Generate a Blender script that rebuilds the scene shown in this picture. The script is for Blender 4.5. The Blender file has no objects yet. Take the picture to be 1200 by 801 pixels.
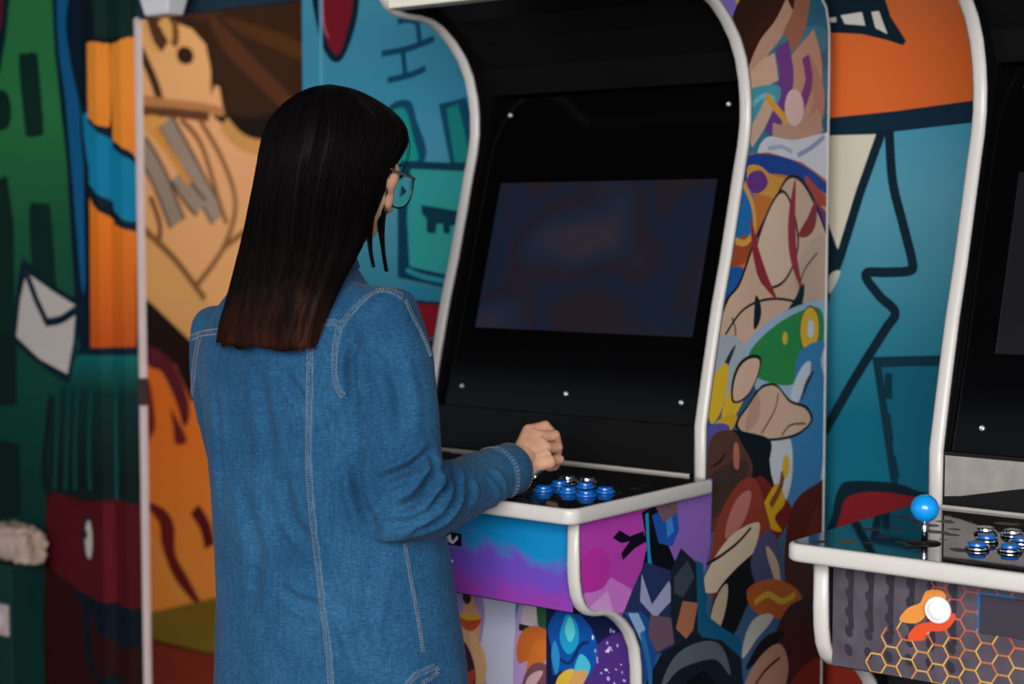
import bpy, bmesh, math, random
import numpy as np
from mathutils import Vector, Matrix, noise
from mathutils.geometry import delaunay_2d_cdt
from mathutils.bvhtree import BVHTree

random.seed(7)
RNG = np.random.default_rng(11)
COL = bpy.context.scene.collection

# ------------------------------------------------------------------ camera model of the photograph (1200x801)
F, HY, CX, CY, CZ = 1975.0, 265.0, 600.0, 400.5, 1.40
PITCH = math.atan((CY - HY) / F)
CPITCH, SPITCH = math.cos(PITCH), math.sin(PITCH)
EYE = Vector((0, 0, CZ))


def ray(x, y):
    a = (x - CX) / F
    b = -(y - CY) / F
    return Vector((a, CPITCH + b * SPITCH, -SPITCH + b * CPITCH))


def at_depth(x, y, Y):
    r = ray(x, y)
    return EYE + r * (Y / r.y)


def at_z(x, y, z):
    r = ray(x, y)
    return EYE + r * ((z - CZ) / r.z)


TH = math.atan2(1566, 1979.6)
D = Vector((-math.sin(TH), -math.cos(TH), 0))      # out of the cabinets, towards the player
W = Vector((math.cos(TH), -math.sin(TH), 0))       # the player's left to right
P0 = at_depth(825.5, 556, 2.9)
P0.z = 0.0


def world(u, v, z):
    return P0 + W * u + D * v + Vector((0, 0, z))


def px_on_v(x, y, v):                               # photo point on a plane parallel to the cabinet fronts -> (u, z)
    r = ray(x, y)
    t = ((P0 + D * v) - EYE).dot(D) / r.dot(D)
    q = EYE + r * t
    return ((q - P0).dot(W), q.z)


def px_on_u(x, y, u):                               # photo point on a plane parallel to the cabinet sides -> (v, z)
    r = ray(x, y)
    t = ((P0 + W * u) - EYE).dot(W) / r.dot(W)
    q = EYE + r * t
    return ((q - P0).dot(D), q.z)


# ------------------------------------------------------------------ materials
def lin(c):
    if isinstance(c, str):
        c = c.lstrip('#')
        c = tuple(int(c[i:i + 2], 16) for i in (0, 2, 4))
    out = []
    for v in c:
        v = v / 255.0
        out.append(v / 12.92 if v <= 0.04045 else ((v + 0.055) / 1.055) ** 2.4)
    return (*out, 1.0)


MATS = {}


def mat(name, color, rough=0.55, spec=0.4, metal=0.0, var=0.06, scale=14.0, emit=None, emit_s=0.0, bump=0.0, coat=0.0):
    """a plain material with a little procedural mottling"""
    if name in MATS:
        return MATS[name]
    m = bpy.data.materials.new(name)
    m.use_nodes = True
    nt = m.node_tree
    b = nt.nodes['Principled BSDF']
    base = lin(color)
    tc = nt.nodes.new('ShaderNodeTexCoord')
    nz = nt.nodes.new('ShaderNodeTexNoise')
    nz.inputs['Scale'].default_value = scale
    nz.inputs['Detail'].default_value = 4
    nt.links.new(tc.outputs['Object'], nz.inputs['Vector'])
    rp = nt.nodes.new('ShaderNodeValToRGB')
    lo = tuple(c * (1 - var) for c in base[:3]) + (1,)
    hi = tuple(min(1, c * (1 + var)) for c in base[:3]) + (1,)
    rp.color_ramp.elements[0].position = 0.3
    rp.color_ramp.elements[0].color = lo
    rp.color_ramp.elements[1].position = 0.7
    rp.color_ramp.elements[1].color = hi
    nt.links.new(nz.outputs['Fac'], rp.inputs['Fac'])
    nt.links.new(rp.outputs['Color'], b.inputs['Base Color'])
    b.inputs['Roughness'].default_value = rough
    b.inputs['Specular IOR Level'].default_value = spec
    b.inputs['Metallic'].default_value = metal
    b.inputs['Coat Weight'].default_value = coat
    if emit:
        b.inputs['Emission Color'].default_value = lin(emit)
        b.inputs['Emission Strength'].default_value = emit_s
    if bump:
        bp = nt.nodes.new('ShaderNodeBump')
        bp.inputs['Strength'].default_value = bump
        bp.inputs['Distance'].default_value = 0.002
        nt.links.new(nz.outputs['Fac'], bp.inputs['Height'])
        nt.links.new(bp.outputs['Normal'], b.inputs['Normal'])
    MATS[name] = m
    return m


def paint_mat(color, gloss=False):
    """wall paint / printed vinyl in one colour"""
    if not isinstance(color, str):
        color = '#%02x%02x%02x' % tuple(color)
    n = ('print_' if gloss else 'paint_') + color.lstrip('#')
    return mat(n, color, rough=0.42 if gloss else 0.75, spec=0.3 if gloss else 0.15, var=0.07, scale=6 if gloss else 3)


def fade_mat(name, stops, axis=2, lo=0.0, hi=1.0, rough=0.75, spec=0.15, wobble=0.12, nscale=2.5):
    """paint sprayed in a blend of colours along one object axis"""
    m = bpy.data.materials.new(name)
    m.use_nodes = True
    nt = m.node_tree
    b = nt.nodes['Principled BSDF']
    tc = nt.nodes.new('ShaderNodeTexCoord')
    sx = nt.nodes.new('ShaderNodeSeparateXYZ')
    nt.links.new(tc.outputs['Object'], sx.inputs[0])
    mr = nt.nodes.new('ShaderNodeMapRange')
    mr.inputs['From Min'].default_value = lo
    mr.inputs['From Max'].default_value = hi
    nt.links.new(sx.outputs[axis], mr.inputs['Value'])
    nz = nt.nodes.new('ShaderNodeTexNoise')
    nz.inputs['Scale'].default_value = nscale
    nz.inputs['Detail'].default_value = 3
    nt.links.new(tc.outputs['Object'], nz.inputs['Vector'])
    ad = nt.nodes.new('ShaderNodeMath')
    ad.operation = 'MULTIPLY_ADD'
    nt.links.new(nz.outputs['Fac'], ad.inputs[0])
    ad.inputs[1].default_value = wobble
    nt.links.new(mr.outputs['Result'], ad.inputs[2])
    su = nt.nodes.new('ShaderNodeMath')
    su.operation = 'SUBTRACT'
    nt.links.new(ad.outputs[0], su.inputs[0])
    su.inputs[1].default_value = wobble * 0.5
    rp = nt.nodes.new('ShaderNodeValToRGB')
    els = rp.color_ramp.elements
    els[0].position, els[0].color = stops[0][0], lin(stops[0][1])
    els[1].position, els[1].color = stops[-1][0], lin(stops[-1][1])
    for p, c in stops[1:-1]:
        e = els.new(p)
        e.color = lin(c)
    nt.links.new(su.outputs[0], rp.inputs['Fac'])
    nt.links.new(rp.outputs['Color'], b.inputs['Base Color'])
    b.inputs['Roughness'].default_value = rough
    b.inputs['Specular IOR Level'].default_value = spec
    return m


# ------------------------------------------------------------------ objects
def tag(o, label=None, cat=None, group=None, kind=None):
    if label:
        o['label'] = label
    if cat:
        o['category'] = cat
    if group:
        o['group'] = group
    if kind:
        o['kind'] = kind
    return o


def mesh_obj(name, verts, faces, mats, parent=None, mi=None, smooth=False):
    me = bpy.data.meshes.new(name)
    me.from_pydata([tuple(v) for v in verts], [], faces)
    if not isinstance(mats, (list, tuple)):
        mats = [mats]
    for m in mats:
        me.materials.append(m)
    if mi is not None:
        me.polygons.foreach_set('material_index', np.array(mi, dtype=np.int32))
    if smooth:
        me.polygons.foreach_set('use_smooth', np.ones(len(me.polygons), dtype=bool))
    me.update()
    o = bpy.data.objects.new(name, me)
    COL.objects.link(o)
    o.parent = parent
    return o


def bm_obj(name, bm, mats, parent=None, smooth=False, bevel=0.0, seg=2):
    me = bpy.data.meshes.new(name)
    bmesh.ops.recalc_face_normals(bm, faces=bm.faces)
    bm.to_mesh(me)
    bm.free()
    if not isinstance(mats, (list, tuple)):
        mats = [mats]
    for m in mats:
        me.materials.append(m)
    if smooth:
        me.polygons.foreach_set('use_smooth', np.ones(len(me.polygons), dtype=bool))
    o = bpy.data.objects.new(name, me)
    COL.objects.link(o)
    o.parent = parent
    if bevel:
        bv = o.modifiers.new('bevel', 'BEVEL')
        bv.width = bevel
        bv.segments = seg
        bv.limit_method = 'ANGLE'
    return o


def empty(name, loc, rz=0.0):
    o = bpy.data.objects.new(name, None)
    o.empty_display_size = 0.1
    COL.objects.link(o)
    o.location = loc
    o.rotation_euler = (0, 0, rz)
    return o


def bm_box(bm, x0, x1, y0, y1, z0, z1):
    vs = [bm.verts.new((x, y, z)) for x in (x0, x1) for y in (y0, y1) for z in (z0, z1)]
    for f in ((0, 1, 3, 2), (4, 6, 7, 5), (0, 4, 5, 1), (2, 3, 7, 6), (0, 2, 6, 4), (1, 5, 7, 3)):
        bm.faces.new([vs[i] for i in f])


def box(name, x0, x1, y0, y1, z0, z1, m, parent=None, bevel=0.0):
    bm = bmesh.new()
    bm_box(bm, x0, x1, y0, y1, z0, z1)
    return bm_obj(name, bm, m, parent, bevel=bevel)


def bm_lathe(bm, prof, n=28, loc=(0, 0, 0), M=None):
    """profile of (radius, height) turned about z"""
    rings = []
    for r, h in prof:
        if r < 1e-6:
            p = Vector((0, 0, h))
            rings.append([bm.verts.new((M @ p if M else p) + Vector(loc))])
        else:
            ring = []
            for i in range(n):
                a = 2 * math.pi * i / n
                p = Vector((r * math.cos(a), r * math.sin(a), h))
                ring.append(bm.verts.new((M @ p if M else p) + Vector(loc)))
            rings.append(ring)
    for A, B in zip(rings, rings[1:]):
        if len(A) == 1 and len(B) == 1:
            continue
        for i in range(n):
            j = (i + 1) % n
            if len(A) == 1:
                bm.faces.new((A[0], B[i], B[j]))
            elif len(B) == 1:
                bm.faces.new((A[i], A[j], B[0]))
            else:
                bm.faces.new((A[i], A[j], B[j], B[i]))


def bm_tube(bm, pts, radii, n=12, squash=None, cap=True):
    """tube along a polyline with a radius per point"""
    pts = [Vector(p) for p in pts]
    if not isinstance(radii, (list, tuple)):
        radii = [radii] * len(pts)
    prev = None
    rings = []
    for i, p in enumerate(pts):
        t = (pts[min(i + 1, len(pts) - 1)] - pts[max(i - 1, 0)]).normalized()
        if prev is None:
            a = Vector((0, 0, 1)) if abs(t.z) < 0.9 else Vector((1, 0, 0))
            x = t.cross(a).normalized()
        else:
            x = (prev - t * prev.dot(t)).normalized()
        prev = x
        y = t.cross(x)
        rings.append([bm.verts.new(p + (x * math.cos(2 * math.pi * k / n) + y * math.sin(2 * math.pi * k / n)) * radii[i]) for k in range(n)])
    for A, B in zip(rings, rings[1:]):
        for k in range(n):
            j = (k + 1) % n
            bm.faces.new((A[k], A[j], B[j], B[k]))
    if cap:
        for R, q, s in ((rings[0], pts[0] - (pts[1] - pts[0]).normalized() * radii[0] * 0.6, 1), (rings[-1], pts[-1] + (pts[-1] - pts[-2]).normalized() * radii[-1] * 0.6, -1)):
            c = bm.verts.new(q)
            for k in range(n):
                j = (k + 1) % n
                bm.faces.new((c, R[j], R[k]) if s > 0 else (c, R[k], R[j]))


def bm_ball(bm, c, rx, ry, rz, M=None, u=24, v=14):
    T = Matrix.Translation(Vector(c)) @ (M.to_4x4() if M else Matrix.Identity(4)) @ Matrix.Diagonal((rx, ry, rz, 1))
    bmesh.ops.create_uvsphere(bm, u_segments=u, v_segments=v, radius=1.0, matrix=T)


def catmull(pts, n=8, closed=False):
    pts = [Vector(p) for p in pts]
    out = []
    N = len(pts)
    segs = N if closed else N - 1
    for i in range(segs):
        if closed:
            a, b, c, d = pts[(i - 1) % N], pts[i], pts[(i + 1) % N], pts[(i + 2) % N]
        else:
            a, b, c, d = pts[max(i - 1, 0)], pts[i], pts[i + 1], pts[min(i + 2, N - 1)]
        for k in range(n):
            t = k / n
            out.append(0.5 * ((2 * b) + (c - a) * t + (2 * a - 5 * b + 4 * c - d) * t * t + (3 * b - a - 3 * c + d) * t ** 3))
    if not closed:
        out.append(pts[-1])
    return out


# ------------------------------------------------------------------ painted flat surfaces: one triangulated mesh, one material slot per colour
def blob(pts, n=6):
    return [tuple(p) for p in catmull([(x, y) for x, y in pts], n, True)]


def ell(cx, cy, rx, ry, rot=0.0, n=22):
    c, s = math.cos(rot), math.sin(rot)
    return [(cx + rx * math.cos(t) * c - ry * math.sin(t) * s, cy + rx * math.cos(t) * s + ry * math.sin(t) * c)
            for t in (2 * math.pi * i / n for i in range(n))]


def stroke(pts, w, smooth=True, taper=False):
    """a brush stroke of the given width as a closed outline"""
    if smooth and len(pts) > 2:
        pts = [tuple(p) for p in catmull(pts, 6)]
    P = [Vector(p) for p in pts]
    L, R = [], []
    n = len(P)
    for i, p in enumerate(P):
        t = P[min(i + 1, n - 1)] - P[max(i - 1, 0)]
        if t.length < 1e-9:
            continue
        t.normalize()
        q = Vector((-t.y, t.x))
        k = w / 2
        if taper:
            k *= max(0.12, math.sin(math.pi * (i + 0.5) / n))
        L.append(tuple(p + q * k))
        R.append(tuple(p - q * k))
    return L + R[::-1]


def winding(poly, pts):
    poly = np.asarray(poly)
    x, y = pts[:, 0], pts[:, 1]
    w = np.zeros(len(pts), dtype=int)
    A = poly
    B = np.roll(poly, -1, axis=0)
    for (ax, ay), (bx, by) in zip(A, B):
        left = (bx - ax) * (y - ay) - (x - ax) * (by - ay)
        w += ((ay <= y) & (by > y) & (left > 0)).astype(int)
        w -= ((ay > y) & (by <= y) & (left < 0)).astype(int)
    return w


def paint_tris(outline, shapes, cuts=()):
    """outline: polygon; shapes: [(polygon, key)] in painting order -> verts2d, tris, key per tri (None = bare)"""
    vs, es = [], []

    def add(poly, closed=True):
        b = len(vs)
        vs.extend(Vector(p) for p in poly)
        n = len(poly)
        for i in range(n if closed else n - 1):
            es.append((b + i, b + (i + 1) % n))
    add(outline)
    for poly, _ in shapes:
        add(poly)
    for c in cuts:
        add(c, False)
    V, E, Fc, _, _, _ = delaunay_2d_cdt(vs, es, [], 0, 1e-6)
    V = np.array([tuple(v) for v in V])
    tris = []
    for f in Fc:
        for k in range(1, len(f) - 1):
            tris.append((f[0], f[k], f[k + 1]))
    tris = np.array(tris)
    cen = V[tris].mean(axis=1)
    keep = winding(outline, cen) != 0
    tris, cen = tris[keep], cen[keep]
    keys = [None] * len(tris)
    for poly, key in shapes:
        pa = np.asarray(poly)
        inb = np.where((cen[:, 0] >= pa[:, 0].min()) & (cen[:, 0] <= pa[:, 0].max()) & (cen[:, 1] >= pa[:, 1].min()) & (cen[:, 1] <= pa[:, 1].max()))[0]
        if len(inb):
            w = winding(poly, cen[inb])
            for i in inb[w != 0]:
                keys[i] = key
    return V, tris, keys


def painted(name, outline, shapes, to3d, base, parent=None, cuts=(), gloss=False, extra=None, flip=False):
    """shapes carry a colour string or a material; to3d maps a 2-d point to the object's space; extra = (verts, faces, material) appended"""
    V, T, K = paint_tris(outline, shapes, cuts)
    mats, idx = [base], {None: 0}
    mi = []
    for k in K:
        if k not in idx:
            idx[k] = len(mats)
            mats.append(paint_mat(k, gloss) if isinstance(k, str) else k)
        mi.append(idx[k])
    verts = [to3d(p[0], p[1]) for p in V]
    faces = [tuple(int(i) for i in (t[::-1] if flip else t)) for t in T]
    if extra:
        for ev, ef, em in extra:
            b = len(verts)
            verts += [tuple(v) for v in ev]
            mats.append(em)
            for f in ef:
                faces.append(tuple(b + i for i in f))
                mi.append(len(mats) - 1)
    return mesh_obj(name, verts, faces, mats, parent, mi)

# ================================================================== ARCADE CABINETS
WID = 0.645
HALF = WID / 2
PROFILE = [(0.195, 0.0), (0.195, 0.25), (0.195, 0.50), (0.1949, 0.635), (0.1965, 0.672), (0.203, 0.705), (0.2207, 0.735), (0.2455, 0.7575), (0.272, 0.7735), (0.295, 0.7805),
           (0.318, 0.783), (0.338, 0.789), (0.354, 0.801), (0.365, 0.820), (0.3705, 0.845), (0.372, 0.87), (0.372, 0.948), (0.18, 0.948), (0.0, 0.948), (0.0, 1.054),
           (-0.020, 1.1375), (-0.036, 1.20), (-0.052, 1.26), (-0.0779, 1.34), (-0.1016, 1.425), (-0.122, 1.50), (-0.1356, 1.545), (-0.1425, 1.583), (-0.1425, 1.62),
           (-0.137, 1.655), (-0.124, 1.695), (-0.103, 1.728), (-0.072, 1.758), (-0.036, 1.782), (-0.006, 1.793), (0.03, 1.797), (0.066, 1.797), (0.094, 1.802),
           (0.114, 1.813), (0.127, 1.828), (0.132, 1.85), (0.132, 1.90), (0.132, 1.985), (0.122, 2.0), (0.08, 1.995), (-0.34, 1.865), (-0.39, 1.845), (-0.425, 1.815), (-0.438, 1.775),
           (-0.440, 1.72), (-0.440, 1.2), (-0.440, 0.6), (-0.440, 0.0)]
PLASTIC = mat('white_plastic', '#c8c3bf', rough=0.32, spec=0.5, var=0.02)
BLACKBOARD = mat('black_laminate', '#0a0a0b', rough=0.45, spec=0.25, var=0.15)
ACRYLIC = mat('black_acrylic', '#040405', rough=0.10, spec=0.16, var=0.1)
CHROME = mat('chrome', '#d8d8da', rough=0.12, metal=1.0, var=0.02)
STEEL = mat('screw_steel', '#d9d9d9', rough=0.3, metal=0.8, var=0.02)
BLUEBTN = mat('blue_button_plastic', '#0a5cb4', rough=0.2, spec=0.55, var=0.05, coat=0.3)
BLUEBALL = mat('blue_ball_plastic', '#0f93e6', rough=0.22, spec=0.5, var=0.03, coat=0.3)
WHITEBTN = mat('white_button_plastic', '#f4f1f0', rough=0.25, spec=0.5, var=0.02)
CREAM = mat('cream_board', '#e9e0d2', rough=0.5, var=0.03)


def L3(u, v, z):
    return (u + HALF, -v, z)


def edge_molding(name, u0, u1, parent):
    """white plastic strip pressed on the whole edge of a side board"""
    n = len(PROFILE)
    P = [Vector(p) for p in PROFILE]
    nor = []
    for i in range(n):
        t = (P[(i + 1) % n] - P[(i - 1) % n])
        t.normalize()
        q = Vector((t.y, -t.x))
        nor.append(q)
    area = sum(P[i].x * P[(i + 1) % n].y - P[(i + 1) % n].x * P[i].y for i in range(n))
    sgn = 1 if area > 0 else -1
    mid = (u0 + u1) / 2
    hw = (u1 - u0) / 2
    cross = [(-hw - 0.0012, -0.006), (-hw - 0.0012, 0.0002), (-hw * 0.80, 0.003), (-hw * 0.35, 0.0042), (hw * 0.35, 0.0042), (hw * 0.80, 0.003), (hw + 0.0012, 0.0002), (hw + 0.0012, -0.006)]
    verts, faces = [], []
    for i in range(n):
        for du, dn in cross:
            p = P[i] + nor[i] * sgn * dn
            verts.append(L3(mid + du, p.x, p.y))
    m = len(cross)
    for i in range(n):
        j = (i + 1) % n
        for k in range(m):
            l = (k + 1) % m
            faces.append((i * m + k, i * m + l, j * m + l, j * m + k))
    o = mesh_obj(name, verts, faces, PLASTIC, parent, smooth=True)
    bm = bmesh.new()
    bm.from_mesh(o.data)
    bmesh.ops.recalc_face_normals(bm, faces=bm.faces)
    bm.to_mesh(o.data)
    bm.free()
    return o


def side_panel(u_in, u_out, shapes, base, parent):
    """printed outer face at u_out, black inner face and rim"""
    n = len(PROFILE)
    inner = [L3(u_in, v, z) for v, z in PROFILE]
    outer = [L3(u_out, v, z) for v, z in PROFILE]
    ev = inner + outer
    rim = [(i, (i + 1) % n, n + (i + 1) % n, n + i) for i in range(n)]
    V, T, _ = paint_tris(PROFILE, [])
    cap_v = [L3(u_in, p[0], p[1]) for p in V]
    cap_f = [tuple(int(i) for i in t) for t in T]
    o = painted('side_panel', PROFILE, shapes, lambda a, b: L3(u_out, a, b), base, parent, gloss=True,
                extra=[(ev, rim, BLACKBOARD), (cap_v, cap_f, BLACKBOARD)])
    m = edge_molding('edge_molding', min(u_in, u_out), max(u_in, u_out), o)
    return o


DECK_OVER, DECK_FRONT, DECK_BACK, DECK_TOP, DECK_LOW = 0.024, 0.418, 0.008, 0.966, 0.941


def deck_outline(inset=0.0):
    a, b = -WID - DECK_OVER + inset, DECK_OVER - inset
    f, k = DECK_FRONT - inset, DECK_BACK + inset
    r = 0.022 - inset * 0.5
    pts = []
    for cx, cy, a0, rr in ((b - r, f - r, 0, r), (a + r, f - r, 90, r), (a + 0.008, k + 0.008, 180, 0.008), (b - 0.008, k + 0.008, 270, 0.008)):
        for i in range(7):
            t = math.radians(a0 + 90 * i / 6)
            pts.append((cx + rr * math.cos(t), cy + rr * math.sin(t)))
    return pts


def make_cabinet(loc, art):
    root = empty('arcade_cabinet', loc, -TH)
    side_panel(-0.020, 0.0, art['right'], art['side_base'], root)
    side_panel(-WID + 0.020, -WID, art['left'], art['side_base'], root)
    a, b = -WID + 0.021, -0.021
    # back, top and base boards
    bm = bmesh.new()
    x0, x1 = a + HALF, b + HALF
    bm_box(bm, x0, x1, 0.405, 0.425, 0.03, 1.78)
    bm_obj('back_panel', bm, BLACKBOARD, root)
    top = [(0.10, 1.985), (0.10, 1.965), (-0.38, 1.815), (-0.38, 1.835)]
    mesh_obj('top_panel', [L3(a, v, z) for v, z in top] + [L3(b, v, z) for v, z in top],
             [(0, 1, 2, 3), (7, 6, 5, 4), (0, 4, 5, 1), (1, 5, 6, 2), (2, 6, 7, 3), (3, 7, 4, 0)], BLACKBOARD, root)
    # marquee box: sign face, cream lower rail
    q = box('marquee', x0, x1, -0.118, -0.10, 1.842, 1.972, art['marquee'], root, bevel=0.002)
    box('marquee_rail', x0, x1, -0.124, -0.085, 1.806, 1.840, CREAM, q, bevel=0.003)
    # hood: black boards between the marquee and the screen
    hood = [(0.092, 1.822), (0.0, 1.818), (-0.050, 1.796), (-0.100, 1.760), (-0.150, 1.712), (-0.180, 1.662)]
    hv, hf = [], []
    for v, z in hood:
        hv += [L3(a, v, z), L3(b, v, z), L3(b, v - 0.006, z + 0.012), L3(a, v - 0.006, z + 0.012)]
    for i in range(len(hood) - 1):
        for k in range(4):
            l = (k + 1) % 4
            hf.append((i * 4 + k, i * 4 + l, i * 4 + 4 + l, i * 4 + 4 + k))
    hf += [(3, 2, 1, 0), tuple(len(hood) * 4 - 4 + k for k in range(4))]
    mesh_obj('hood', hv, hf, BLACKBOARD, root)
    # screen cover: leaning sheet of black acrylic with the lcd showing through
    def cov(u, z, off=0.0):
        v = -0.020 - 0.287 * (z - 1.055)
        k = 1 / math.sqrt(1 + 0.287 ** 2)
        return L3(u, v + off * k, z + off * 0.287 * k)
    z0, z1 = 1.050, 1.655
    c8 = [cov(u, z, o) for o in (0.0, -0.006) for u, z in ((a, z0), (b, z0), (b, z1), (a, z1))]
    cover = mesh_obj('screen_cover', c8, [(0, 1, 2, 3), (7, 6, 5, 4), (0, 4, 5, 1), (1, 5, 6, 2), (2, 6, 7, 3), (3, 7, 4, 0)], ACRYLIC, root)
    s8 = [cov(u, z, o) for o in (0.0012, -0.001) for u, z in ((-0.566, 1.203), (-0.066, 1.203), (-0.066, 1.485), (-0.566, 1.485))]
    mesh_obj('display', s8, [(0, 1, 2, 3), (7, 6, 5, 4), (0, 4, 5, 1), (1, 5, 6, 2), (2, 6, 7, 3), (3, 7, 4, 0)], art['display'], root)
    if art.get('edge_line'):
        e8 = [cov(u, z, o) for o in (0.0016, 0.0) for u, z in ((-0.5672, 1.203), (-0.5660, 1.203), (-0.5660, 1.485), (-0.5672, 1.485))]
        mesh_obj('display_edge', e8, [(0, 1, 2, 3), (7, 6, 5, 4), (0, 4, 5, 1), (1, 5, 6, 2), (2, 6, 7, 3), (3, 7, 4, 0)], CHROME, root)
    tilt = Matrix.Rotation(-math.atan(0.287) + math.radians(90), 3, 'X')
    for u in (-0.573, -0.320, -0.067):
        for z in (1.089, 1.621):
            if u == -0.320 and z > 1.2:
                continue
            bm = bmesh.new()
            bm_lathe(bm, [(0, -0.002), (0.0048, -0.002), (0.0048, 0.0012), (0.0036, 0.0026), (0.0016, 0.0030), (0.0014, 0.0018), (0, 0.0018)], 14, M=tilt)
            s = bm_obj('screw', bm, STEEL, cover, smooth=True)
            s.location = cov(u, z, 0.001)
    # upright board under the screen
    box('speaker_board', x0, x1, 0.004, 0.018, 0.968, 1.052, BLACKBOARD, root)
    if art.get('strip'):  # bright reflection fading into shade, painted as a tapered pale patch
        painted('painted_reflection', [(a + 0.003, 0.982), (a + 0.03, 0.985), (a + 0.10, 1.0), (a + 0.20, 1.020), (a + 0.30, 1.034), (b - 0.05, 1.040), (b - 0.05, 1.046), (a + 0.003, 1.046)], [],
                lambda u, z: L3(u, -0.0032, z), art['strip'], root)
    # control deck with its glossy printed sheet
    out = deck_outline()
    n = len(out)
    rows = [(0.004, DECK_LOW), (0.001, DECK_LOW + 0.002), (0.0, DECK_LOW + 0.006), (0.0, DECK_TOP - 0.006), (0.001, DECK_TOP - 0.002), (0.004, DECK_TOP)]
    dv, df = [], []
    for ins, z in rows:
        for (u, v) in deck_outline(ins):
            dv.append(L3(u, v, z))
    for r in range(len(rows) - 1):
        for i in range(n):
            j = (i + 1) % n
            df.append((r * n + i, r * n + j, (r + 1) * n + j, (r + 1) * n + i))
    df.append(tuple(range(n))[::-1])
    df.append(tuple((len(rows) - 1) * n + i for i in range(n)))
    deck = mesh_obj('control_deck', dv, df, PLASTIC, root)
    bmx = bmesh.new()
    bmx.from_mesh(deck.data)
    bmesh.ops.recalc_face_normals(bmx, faces=bmx.faces)
    bmx.to_mesh(deck.data)
    bmx.free()
    deck.data.polygons.foreach_set('use_smooth', [len(p.vertices) == 4 for p in deck.data.polygons])
    painted('deck_overlay', deck_outline(0.006), art['deck'], lambda u, v: L3(u, v, DECK_TOP + 0.0008), art['deck_base'], deck, gloss=True)
    box('deck_trim', -WID + 0.024 + HALF, -0.024 + HALF, -0.014, -0.009, DECK_TOP - 0.002, DECK_TOP + 0.005, mat('pale_trim', '#a8a29c', rough=0.35), deck, bevel=0.001)
    # buttons and joysticks of both players
    z = DECK_TOP + 0.001
    for du in (0.0, -0.318):
        for k, (u, v) in enumerate(BUTTONS):
            silver = k < 2
            bm = bmesh.new()
            bm_lathe(bm, [(0, 0), (0.0165, 0), (0.0165, 0.0025), (0.0150, 0.0052), (0.0128, 0.0058), (0.0122, 0.0045)], 28)
            bt = bm_obj('button', bm, CHROME if silver or art.get('chrome_rims') else BLUEBTN, root, smooth=True)
            bt.location = L3(u + du, v, z)
            bm = bmesh.new()
            bm_lathe(bm, [(0.0119, 0.002), (0.0119, 0.0088), (0.0108, 0.0102), (0.006, 0.0096), (0, 0.0092)], 28)
            bm_obj('plunger', bm, CHROME if silver else BLUEBTN, bt, smooth=True)
        ju, jv, jz = art['sticks'][0 if du == 0.0 else 1]
        js = empty('joystick', L3(ju, jv, z))
        js.parent = root
        bm = bmesh.new()
        bm_lathe(bm, [(0, 0), (0.023, 0), (0.022, 0.0015), (0.006, 0.003), (0, 0.003)], 30)
        bm_obj('dust_washer', bm, BLACKBOARD, js, smooth=True)
        bm = bmesh.new()
        bm_lathe(bm, [(0, 0.0028), (0.0042, 0.0028), (0.0042, 0.034 + jz), (0, 0.034 + jz)], 14)
        bm_obj('shaft', bm, CHROME, js, smooth=True)
        bm = bmesh.new()
        bm_ball(bm, (0, 0, 0.048 + jz), 0.0192, 0.0192, 0.0192, u=32, v=20)
        bm_obj('ball', bm, BLUEBALL, js, smooth=True)
    # front boards: upper one under the deck, ledge, lower one
    fp = painted('front_panel', [(a, 0.790), (b, 0.790), (b, 0.943), (a, 0.943)], art['front'], lambda u, zz: L3(u, FRONT_V, zz), art['front_base'], root, gloss=True,
                 extra=[([L3(u, v, zz) for v in (FRONT_V - 0.0005, FRONT_V - 0.014) for u, zz in ((a, 0.790), (b, 0.790), (b, 0.943), (a, 0.943))],
                         [(7, 6, 5, 4), (0, 4, 5, 1), (1, 5, 6, 2), (2, 6, 7, 3), (3, 7, 4, 0)], BLACKBOARD)])
    if art.get('coin_button'):
        bm = bmesh.new()
        R = Matrix.Rotation(math.radians(90), 3, 'X')
        bm_lathe(bm, [(0, -0.001), (0.0185, -0.001), (0.0185, 0.003), (0.0165, 0.0065), (0.0138, 0.0068), (0.013, 0.004), (0.0128, 0.0075), (0.011, 0.0095), (0, 0.0092)], 32, M=R)
        cb = bm_obj('start_button', bm, WHITEBTN, root, smooth=True)
        tag(cb, 'round white push button')
        cb.location = L3(*[(c) for c in (art['coin_button'][0], FRONT_V + 0.0008, art['coin_button'][1])])
    if art.get('plate'):
        u0, u1, p0, p1 = art['plate']
        box('coin_plate', u0 + HALF, u1 + HALF, -FRONT_V - 0.003, -FRONT_V + 0.002, p0, p1, mat('dark_plate', '#332e38', rough=0.5), root, bevel=0.001)
    box('ledge_board', x0, x1, -FRONT_V + 0.016, -0.165, 0.784, 0.791, BLACKBOARD, root)
    painted('lower_panel', [(a, 0.02), (b, 0.02), (b, 0.783), (a, 0.783)], art['lower'], lambda u, zz: L3(u, LOWER_V, zz), art['lower_base'], root, gloss=True,
            extra=[([L3(u, v, zz) for v in (LOWER_V - 0.0005, LOWER_V - 0.014) for u, zz in ((a, 0.02), (b, 0.02), (b, 0.783), (a, 0.783))],
                    [(7, 6, 5, 4), (0, 4, 5, 1), (1, 5, 6, 2), (2, 6, 7, 3), (3, 7, 4, 0)], BLACKBOARD)])
    return root


FRONT_V, LOWER_V = 0.356, 0.180
STICKS = ((-0.1841, 0.2435, -0.0150), (-0.513, 0.305, 0))


def deck_px(x, y, z):
    q = at_z(x, y, z) - P0
    return (q.dot(W), q.dot(D))


BUTTONS = [deck_px(x, y, 0.972) for x, y in ((665, 560), (688, 562), (637, 572), (656, 566), (666, 573.5), (686, 568), (687, 577.5), (709, 573.5))]
print('BUTTONS', [(round(a, 3), round(b, 3)) for a, b in BUTTONS])

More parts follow.
